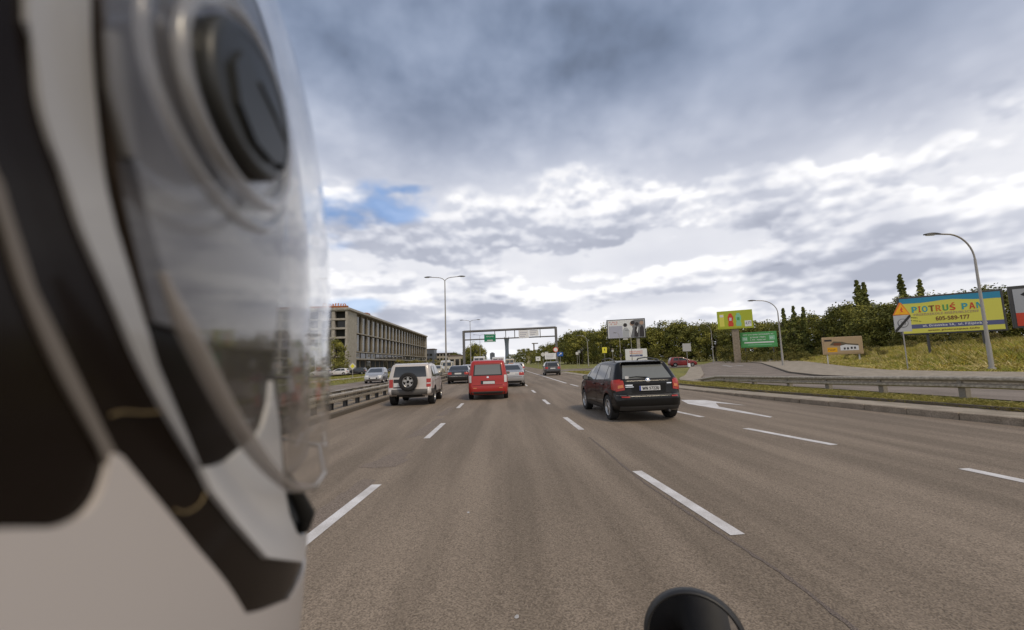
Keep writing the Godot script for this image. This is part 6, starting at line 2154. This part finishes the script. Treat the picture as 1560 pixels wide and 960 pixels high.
	obj("panel_edge", h_patch(smooth_line([Vector2(-7.5, 0.060), Vector2(-6.4, 0.0389), Vector2(-5.4, 0.0333), Vector2(-4.7, 0.0282), Vector2(-3.9, 0.0234), Vector2(-2.3, 0.0161), Vector2(-1.0, 0.0111), Vector2(0.3, 0.0064), Vector2(0.85, 0.0037)], 3) + smooth_line([Vector2(1.4, 0.0048), Vector2(-0.1, 0.0105), Vector2(-1.7, 0.0165), Vector2(-3.1, 0.0226), Vector2(-4.3, 0.0285), Vector2(-5.2, 0.0349), Vector2(-6.2, 0.0398), Vector2(-7.2, 0.061)], 3), 0.0006, 3), M.helmet_trim, o)
	obj("pivot_plate", h_patch([Vector2(3.0, 0.0225), Vector2(1.9, 0.0292), Vector2(0.8, 0.0364), Vector2(0.2, 0.0412), Vector2(-0.3, 0.0481), Vector2(-0.7, 0.0565), Vector2(-0.8, 0.0660), Vector2(-0.8, 0.10), Vector2(26.0, 0.10), Vector2(22.6, 0.06), Vector2(20.9, 0.0415), Vector2(19.6, 0.0281), Vector2(18.9, 0.0195), Vector2(12.0, 0.0195)], 0.0012, 5), M.visor_plate, o)
	for s in [[Vector2(0.9, 0.0100), Vector2(1.7, 0.0102), Vector2(3.1, 0.0097), Vector2(4.5, 0.0095)], [Vector2(6.2, -0.0056), Vector2(7.3, -0.0068), Vector2(8.7, -0.0066), Vector2(9.3, -0.0051)]]:
		b = MB.new()
		var pts := []
		for p in smooth_line(s, 5): pts.append(h_at(p.x, p.y, 0.0004))
		b.tube(pts, 0.0002, 6)
		obj("scratch", b, M.scratch, o)
	b = MB.new()
	b.tube([h_at(-0.8, 0.0595, 0.002), h_at(-0.6, 0.0525, 0.0022), h_at(0.4, 0.0440, 0.002)], [0.0014, 0.0017, 0.0012], 8)
	obj("vent_slider", b, M.grey_plastic, o)

	# visor: a clear curved pane all round the front
	var rim := [Vector2(-3.9, 0.0604), Vector2(-3.7, 0.0530), Vector2(-3.1, 0.0470), Vector2(-1.7, 0.0406), Vector2(-0.8, 0.0347), Vector2(-0.2, 0.0317), Vector2(0.4, 0.0282), Vector2(1.2, 0.0250), Vector2(2.3, 0.0213), Vector2(3.5, 0.0177), Vector2(4.8, 0.0138), Vector2(6.6, 0.0089), Vector2(8.4, 0.0046), Vector2(11.0, -0.0007), Vector2(13.5, -0.0051), Vector2(17.0, -0.0100), Vector2(21.8, -0.0135), Vector2(24.5, -0.0149), Vector2(30.0, -0.0152), Vector2(90.0, -0.0152)]
	b = MB.new()
	rows = []
	for k in 25: rows.append([])
	var cols := []
	for k in 40: cols.append(lerpf(-3.9, 26.0, k / 40.0))
	for k in 33: cols.append(lerpf(26.0, 154.0, k / 32.0))
	for k in range(1, 41): cols.append(lerpf(154.0, 183.9, k / 40.0))
	for c in cols:
		var y0 := lookup(rim, c if c < 90.0 else 180.0 - c)
		for k in 25:
			rows[k].append(h_at(c, lerpf(y0, 0.15, k / 24.0), 0.007))
	b.grid(rows)
	obj("visor", b, M.visor, o)
	# clear insert behind it
	b = MB.new()
	rows = []
	for i in 13:
		var y := lerpf(-0.012, 0.10, i / 12.0)
		var row := []
		for k in 37:
			row.append(h_at(lerpf(24.0, 156.0, k / 36.0), y, 0.0005))
		rows.append(row)
	b.grid(rows)
	obj("inner_pane", b, M.inner_pane, o)
	b = MB.new()
	var edge := []
	var sm := smooth_line(rim, 3)
	sm = sm.slice(18)
	for p in sm: edge.append(h_at(p.x, p.y, 0.0068))
	sm.reverse()
	for p in sm.slice(1): edge.append(h_at(180.0 - p.x, p.y, 0.0068))
	var rad := []
	for i in edge.size():
		var f := minf(i, edge.size() - 1 - i) / float(edge.size())
		rad.append(lerpf(0.0007, 0.0018, smoothstep(0.0, 0.10, f)) * lerpf(1.0, 0.5, smoothstep(0.2, 0.42, f)))
	b.tube(edge, rad, 6)
	obj("visor_rim", b, M.visor_rim, o)

	# pivot: cap on a clear boss of two rings
	for side in [0, 1]:
		var deg := 4.2 if side == 0 else 175.8
		var n := h_normal(deg, 0.0599).rotated(Vector3.UP, 0.04 if side == 0 else -0.04)
		var up := (Vector3.UP - n * n.dot(Vector3.UP)).normalized()
		var fw := up.cross(n).normalized()
		var base := Transform3D(Basis(fw, up, n).scaled_local(Vector3.ONE * HS * 0.85), h_at(deg + (3.5 if side == 0 else -3.5), 0.0628, 0.0085 if side == 0 else 0.002))
		b = MB.new()
		b.t = base * Transform3D(Basis(Vector3.RIGHT, PI / 2), Vector3.ZERO)
		b.lathe([Vector2(0.0155, -0.004), Vector2(0.0158, 0.0004), Vector2(0.0151, 0.0017), Vector2(0.0136, 0.0021), Vector2(0.0128, 0.0017), Vector2(0.0090, 0.0024), Vector2(0.0, 0.0027)], 40)
		var cap := obj("pivot_cap", b, M.knob_grey, o)
		b = MB.new()
		b.t = base
		b.tube([Vector3(-0.0020, 0.0034, 0.0030), Vector3(0.004, 0.0006, 0.0030), Vector3(0.0100, -0.0034, 0.0027), Vector3(0.0106, -0.0058, 0.0026), Vector3(0.0084, -0.0104, 0.0024)], 0.0006, 8)
		obj("groove", b, M.knob_dark, cap)
		b = MB.new()
		b.t = base
		b.prism(PackedVector2Array([Vector2(-0.0022, 0.0026), Vector2(0.0040, -0.0004), Vector2(0.0095, -0.0042), Vector2(0.0100, -0.0056), Vector2(0.0078, -0.0098), Vector2(0.0030, -0.0115), Vector2(-0.004, -0.0108), Vector2(-0.0095, -0.006), Vector2(-0.011, 0.001), Vector2(-0.008, 0.006)]), 0.0010, 0.0031)
		obj("grip_tab", b, M.knob_grey, cap)
		if side == 1: continue
		for q in [[0.0195, 0.0013, 0.0], [0.0245, 0.0010, -0.0018]]:
			var ring := []
			for k in 48:
				var g := TAU * k / 48.0
				var lx := cos(g) * (q[0] as float)
				var ly := sin(g) * (q[0] as float) - 0.0012
				ring.append(base * Vector3(lx, ly, q[2] - 3.2 * lx * lx))
			b = MB.new()
			b.tube(ring, q[1] * HS, 10, true)
			obj("boss_ring", b, M.clear_ring, o)

# ------------------------------------------------------------------ bodies: joined limbs as one surface
func limbs(b: MB, bones: Array, cell: float, k: float) -> void:
	# surface nets over the smooth union of tapered capsules [from, to, radius, radius]
	var lo := Vector3.ONE * 1e9
	var hi := -lo
	for q in bones:
		var r := maxf(q[2], q[3]) + cell * 2.5
		for p in [q[0], q[1]]:
			lo = lo.min(p - Vector3.ONE * r)
			hi = hi.max(p + Vector3.ONE * r)
	var n := Vector3i(((hi - lo) / cell).ceil()) + Vector3i.ONE
	var f := PackedFloat32Array()
	f.resize(n.x * n.y * n.z)
	f.fill(1.0)
	for z in n.z:
		for y in n.y:
			for x in n.x:
				var p := lo + Vector3(x, y, z) * cell
				var s := 0.0
				for q in bones:
					var ab: Vector3 = q[1] - q[0]
					var h := clampf((p - (q[0] as Vector3)).dot(ab) / maxf(ab.length_squared(), 1e-9), 0.0, 1.0)
					var d: float = p.distance_to(q[0] + ab * h) - lerpf(q[2], q[3], h)
					if d < k * 5.0:
						s += exp(-d / k)
				f[x + n.x * (y + n.y * z)] = -k * log(s) if s > 0.0 else 1.0
	var at := {}
	var corner := []
	for c in 8: corner.append(Vector3i(c & 1, (c >> 1) & 1, c >> 2))
	for z in n.z - 1:
		for y in n.y - 1:
			for x in n.x - 1:
				var neg := 0
				var v := []
				for c in corner:
					var g := f[x + c.x + n.x * (y + c.y + n.y * (z + c.z))]
					v.append(g)
					if g < 0.0: neg += 1
				if neg == 0 or neg == 8: continue
				var sum := Vector3.ZERO
				var cnt := 0
				for i in 8:
					for bit in [1, 2, 4]:
						var j: int = i | bit
						if j == i or (v[i] < 0.0) == (v[j] < 0.0): continue
						sum += Vector3(corner[i]).lerp(Vector3(corner[j]), v[i] / (v[i] - v[j]))
						cnt += 1
				var p := lo + (Vector3(x, y, z) + sum / cnt) * cell
				var gr := Vector3(v[1] + v[3] + v[5] + v[7] - v[0] - v[2] - v[4] - v[6], v[2] + v[3] + v[6] + v[7] - v[0] - v[1] - v[4] - v[5], v[4] + v[5] + v[6] + v[7] - v[0] - v[1] - v[2] - v[3])
				at[Vector3i(x, y, z)] = [p, gr.normalized()]
	var axes := [Vector3i(1, 0, 0), Vector3i(0, 1, 0), Vector3i(0, 0, 1)]
	for key in at:
		var c: Vector3i = key
		for a in 3:
			var e: Vector3i = axes[a]
			var u: Vector3i = axes[(a + 1) % 3]
			var w: Vector3i = axes[(a + 2) % 3]
			var i0 := c.x + n.x * (c.y + n.y * c.z)
			var q := c + e
			var i1 := q.x + n.x * (q.y + n.y * q.z)
			if (f[i0] < 0.0) == (f[i1] < 0.0): continue
			if not (at.has(c - u) and at.has(c - w) and at.has(c - u - w)): continue
			var ring := [at[c], at[c - u], at[c - u - w], at[c - w]]
			if f[i0] < 0.0: ring.reverse()
			for t in [[0, 1, 2], [0, 2, 3]]:
				for i in t:
					b.v.append(ring[i][0])
					b.n.append(ring[i][1])

func make_rider() -> void:
	var o := thing("person", "rider in a dark jacket under the helmet, mostly out of frame, hands on the bar", "person")
	var neck := Vector3(-0.202, 1.36, -0.01)
	var chest := Vector3(-0.202, 1.14, 0.10)
	var hip := Vector3(-0.202, 0.86, 0.26)
	var bones := [[neck + Vector3(0, 0.06, -0.03), neck - Vector3(0, 0.08, -0.03), 0.058, 0.075], [chest + Vector3(-0.13, 0.09, -0.01), chest + Vector3(0.13, 0.09, -0.01), 0.095, 0.095], [chest + Vector3(0, 0.03, 0.0), chest.lerp(hip, 0.55), 0.165, 0.15], [chest.lerp(hip, 0.5), hip, 0.155, 0.165], [hip + Vector3(-0.09, 0, 0), hip + Vector3(0.09, 0, 0), 0.13, 0.13]]
	for s in [1.0, -1.0]:
		var sh := chest + Vector3(s * 0.20, 0.10, -0.01)
		var el := Vector3(-0.202 + s * 0.36, 1.03, -0.19)
		var wr := Vector3(-0.202 + s * 0.37, 1.025, -0.43)
		bones.append([sh, el, 0.075, 0.055])
		bones.append([el, wr, 0.055, 0.038])
		var kn := Vector3(-0.202 + s * 0.24, 0.74, -0.20)
		bones.append([hip + Vector3(s * 0.10, -0.02, -0.02), kn, 0.105, 0.075])
		bones.append([kn, Vector3(-0.202 + s * 0.22, 0.36, 0.12), 0.07, 0.045])
		bones.append([Vector3(-0.202 + s * 0.22, 0.34, 0.14), Vector3(-0.202 + s * 0.23, 0.30, -0.06), 0.045, 0.04])
	var b := MB.new()
	limbs(b, bones, 0.026, 0.012)
	for s in [1.0, -1.0]:
		# gloved hand closed round the grip: palm, four fingers, thumb
		var g := Vector3(-0.202 + s * 0.372, 1.03, -0.50)
		var hand := [[Vector3(g.x, 1.026, -0.42), g + Vector3(0, 0.028, 0.035), 0.033, 0.03], [g + Vector3(-0.03, 0.03, 0.02), g + Vector3(0.03, 0.03, 0.02), 0.02, 0.02]]
		for k in 4:
			var x := g.x + (k - 1.5) * 0.022
			var l: float = [0.9, 1.0, 0.95, 0.8][k]
			hand.append([Vector3(x, g.y + 0.034, g.z + 0.012), Vector3(x, g.y + 0.030, g.z - 0.028 * l), 0.0105, 0.0095])
			hand.append([Vector3(x, g.y + 0.030, g.z - 0.028 * l), Vector3(x, g.y - 0.006, g.z - 0.034 * l), 0.0095, 0.009])
			hand.append([Vector3(x, g.y - 0.006, g.z - 0.034 * l), Vector3(x, g.y - 0.026, g.z - 0.012), 0.009, 0.008])
		var tx: float = g.x - s * 0.048
		hand.append([g + Vector3(-s * 0.03, 0.02, 0.03), Vector3(tx, g.y - 0.002, g.z + 0.030), 0.0125, 0.011])
		hand.append([Vector3(tx, g.y - 0.002, g.z + 0.030), Vector3(tx, g.y - 0.026, g.z + 0.004), 0.011, 0.009])
		limbs(b, hand, 0.0065, 0.004)
	obj("jacket_and_gloves", b, M.jacket, o)
	# the head inside the helmet: balaclava with an open face
	b = MB.new()
	var hc := EYE + HC * HS + Vector3(0.0, -0.005, 0.02)
	limbs(b, [[hc + Vector3(0, 0.02, 0.02), hc + Vector3(0, 0.03, -0.01), 0.098, 0.095], [hc + Vector3(0, -0.05, -0.02), hc + Vector3(0, -0.08, -0.04), 0.07, 0.05], [hc + Vector3(0, 0.0, -0.10), hc + Vector3(0, -0.025, -0.113), 0.009, 0.013], [hc + Vector3(0, -0.14, 0.03), hc + Vector3(0, -0.05, 0.02), 0.06, 0.065]], 0.008, 0.01)
	obj("balaclava", b, M.liner, o)

func make_motorcycle() -> void:
	var o := thing("motorcycle", "dark motorcycle under the rider with a round black mirror at the bottom", "motorcycle")
	var x0 := -0.202
	# round mirror on its stalk
	var n := Vector3(-0.35, 0.19, 0.91).normalized()
	var up := (Vector3.UP - n * n.dot(Vector3.UP)).normalized()
	var rt := up.cross(n).normalized()
	var at := Vector3(0.204, 1.209, -0.5)
	var base := Transform3D(Basis(rt, up, n), at)
	var b := MB.new()
	b.t = base * Transform3D(Basis(Vector3.RIGHT, PI / 2).scaled_local(Vector3(0.95, 0.9, 0.88)), Vector3.ZERO)
	b.lathe([Vector2(0.0505, -0.002), Vector2(0.0515, 0.004), Vector2(0.0540, 0.0045), Vector2(0.0565, 0.001), Vector2(0.0575, -0.008), Vector2(0.054, -0.020), Vector2(0.040, -0.034), Vector2(0.020, -0.040), Vector2(0.0, -0.041)], 40)
	var house := obj("mirror_housing", b, M.black_plastic, o)
	b = MB.new()
	b.t = base * Transform3D(Basis(Vector3.RIGHT, PI / 2).scaled_local(Vector3(0.95, 0.9, 0.88)), Vector3.ZERO)
	b.lathe([Vector2(0.051, -0.0005), Vector2(0.0, 0.0008)], 40)
	obj("mirror_glass", b, M.mirror, house)
	b = MB.new()
	b.tube([at - n * 0.03, at - n * 0.03 + Vector3(-0.01, -0.08, 0.01), Vector3(0.13, 1.05, -0.51), Vector3(0.11, 1.03, -0.51)], 0.006, 8)
	obj("mirror_stalk", b, M.black_plastic, o)
	b = MB.new()
	b.tube([Vector3(x0 - 0.42, 1.03, -0.50), Vector3(x0 - 0.2, 1.02, -0.53), Vector3(x0, 1.0, -0.60), Vector3(x0 + 0.2, 1.02, -0.53), Vector3(x0 + 0.42, 1.03, -0.50)], 0.012, 10)
	obj("handlebar", b, M.dark_steel, o)
	for s in [1.0, -1.0]:
		b = MB.new()
		b.tube([Vector3(x0 + s * 0.31, 1.03, -0.503), Vector3(x0 + s * 0.435, 1.03, -0.498)], 0.0165, 12)
		obj("grip", b, M.tyre, o)
		b = MB.new()
		b.tube([Vector3(x0 + s * 0.10, 0.98, -0.62), Vector3(x0 + s * 0.10, 0.34, -0.96)], 0.026, 10)
		obj("fork_leg", b, M.dark_steel, o)
	b = MB.new()
	limbs(b, [[Vector3(x0, 0.88, -0.32), Vector3(x0, 0.84, 0.0), 0.15, 0.10]], 0.02, 0.01)
	obj("fuel_tank", b, M.black_paint, o)
	b = MB.new()
	limbs(b, [[Vector3(x0, 0.74, 0.05), Vector3(x0, 0.76, 0.62), 0.10, 0.09]], 0.025, 0.01)
	obj("seat", b, M.tyre, o)
	b = MB.new()
	b.box(Vector3(x0, 0.50, -0.12), Vector3(0.34, 0.42, 0.52), 0.06)
	obj("engine", b, M.dark_steel, o)
	b = MB.new()
	b.lathe([Vector2(0.0, -0.07), Vector2(0.08, -0.06), Vector2(0.10, 0.0), Vector2(0.085, 0.05), Vector2(0.0, 0.055)], 20, Vector3.ZERO)
	var hl := obj("headlight", b, M.black_plastic, o)
	hl.position = Vector3(x0, 0.88, -0.74)
	hl.rotation.x = -PI / 2
	for z in [-1.0, 0.62]:
		var w := Node3D.new()
		w.name = "wheel"
		o.add_child(w, true)
		w.position = Vector3(x0, 0.31, z)
		b = MB.new()
		b.t = Transform3D(Basis(Vector3(0, 0, 1), -PI / 2), Vector3.ZERO)
		b.lathe([Vector2(0.22, -0.05), Vector2(0.28, -0.062), Vector2(0.31, -0.03), Vector2(0.31, 0.03), Vector2(0.28, 0.062), Vector2(0.22, 0.05), Vector2(0.22, -0.05)], 32)
		obj("tyre", b, M.tyre, w)
		obj("rim", rim_mesh(0.22, 0.1, 6, false), M.dark_steel, w)

# ------------------------------------------------------------------ the scene
func _ready() -> void:
	rng.seed = 11
	# camera: on the right side of the rider's helmet, looking down the road
	var cam := Camera3D.new()
	cam.name = "camera"
	cam.position = Vector3(0, 1.52, 0)
	cam.rotation_degrees = Vector3(6.355, -1.70, -1.90)
	cam.near = 0.01
	cam.far = 9000.0
	var lens := CameraAttributesPhysical.new()
	lens.frustum_focal_length = 16.246
	lens.frustum_focus_distance = 14.0
	lens.frustum_near = 0.01
	lens.frustum_far = 9000.0
	lens.exposure_aperture = 9.0
	cam.attributes = lens
	add_child(cam)
	cam.current = true
	# sky
	var we := WorldEnvironment.new()
	we.name = "environment"
	var env := Environment.new()
	env.background_mode = Environment.BG_SKY
	var sky := Sky.new()
	var pan := PanoramaSkyMaterial.new()
	pan.panorama = make_sky()
	sky.sky_material = pan
	env.sky = sky
	env.tonemap_mode = Environment.TONE_MAPPER_LINEAR
	env.tonemap_exposure = 1.1
	env.sdfgi_enabled = true
	env.ssao_enabled = true
	env.ssil_enabled = true
	we.environment = env
	add_child(we)
	# sun through thin cloud, behind us on the right
	var sun := DirectionalLight3D.new()
	sun.name = "sun"
	sun.light_color = Color(1.0, 0.93, 0.82)
	sun.light_energy = 0.5
	sun.light_angular_distance = 14.0
	sun.shadow_enabled = true
	sun.rotation_degrees = Vector3(-50.0, 32.0, 0.0)
	add_child(sun)

	font = SystemFont.new()
	font.font_names = PackedStringArray(["Droid Sans"])
	font.font_weight = 700
	make_materials()
	make_ground()
	make_buildings()
	make_gantry()
	make_barriers()
	make_trees()
	make_billboards()
	make_signs()
	traffic()
	make_motorcycle()
	make_rider()
	make_helmet()
	make_grass()
	print("fov %.2f" % cam.fov)
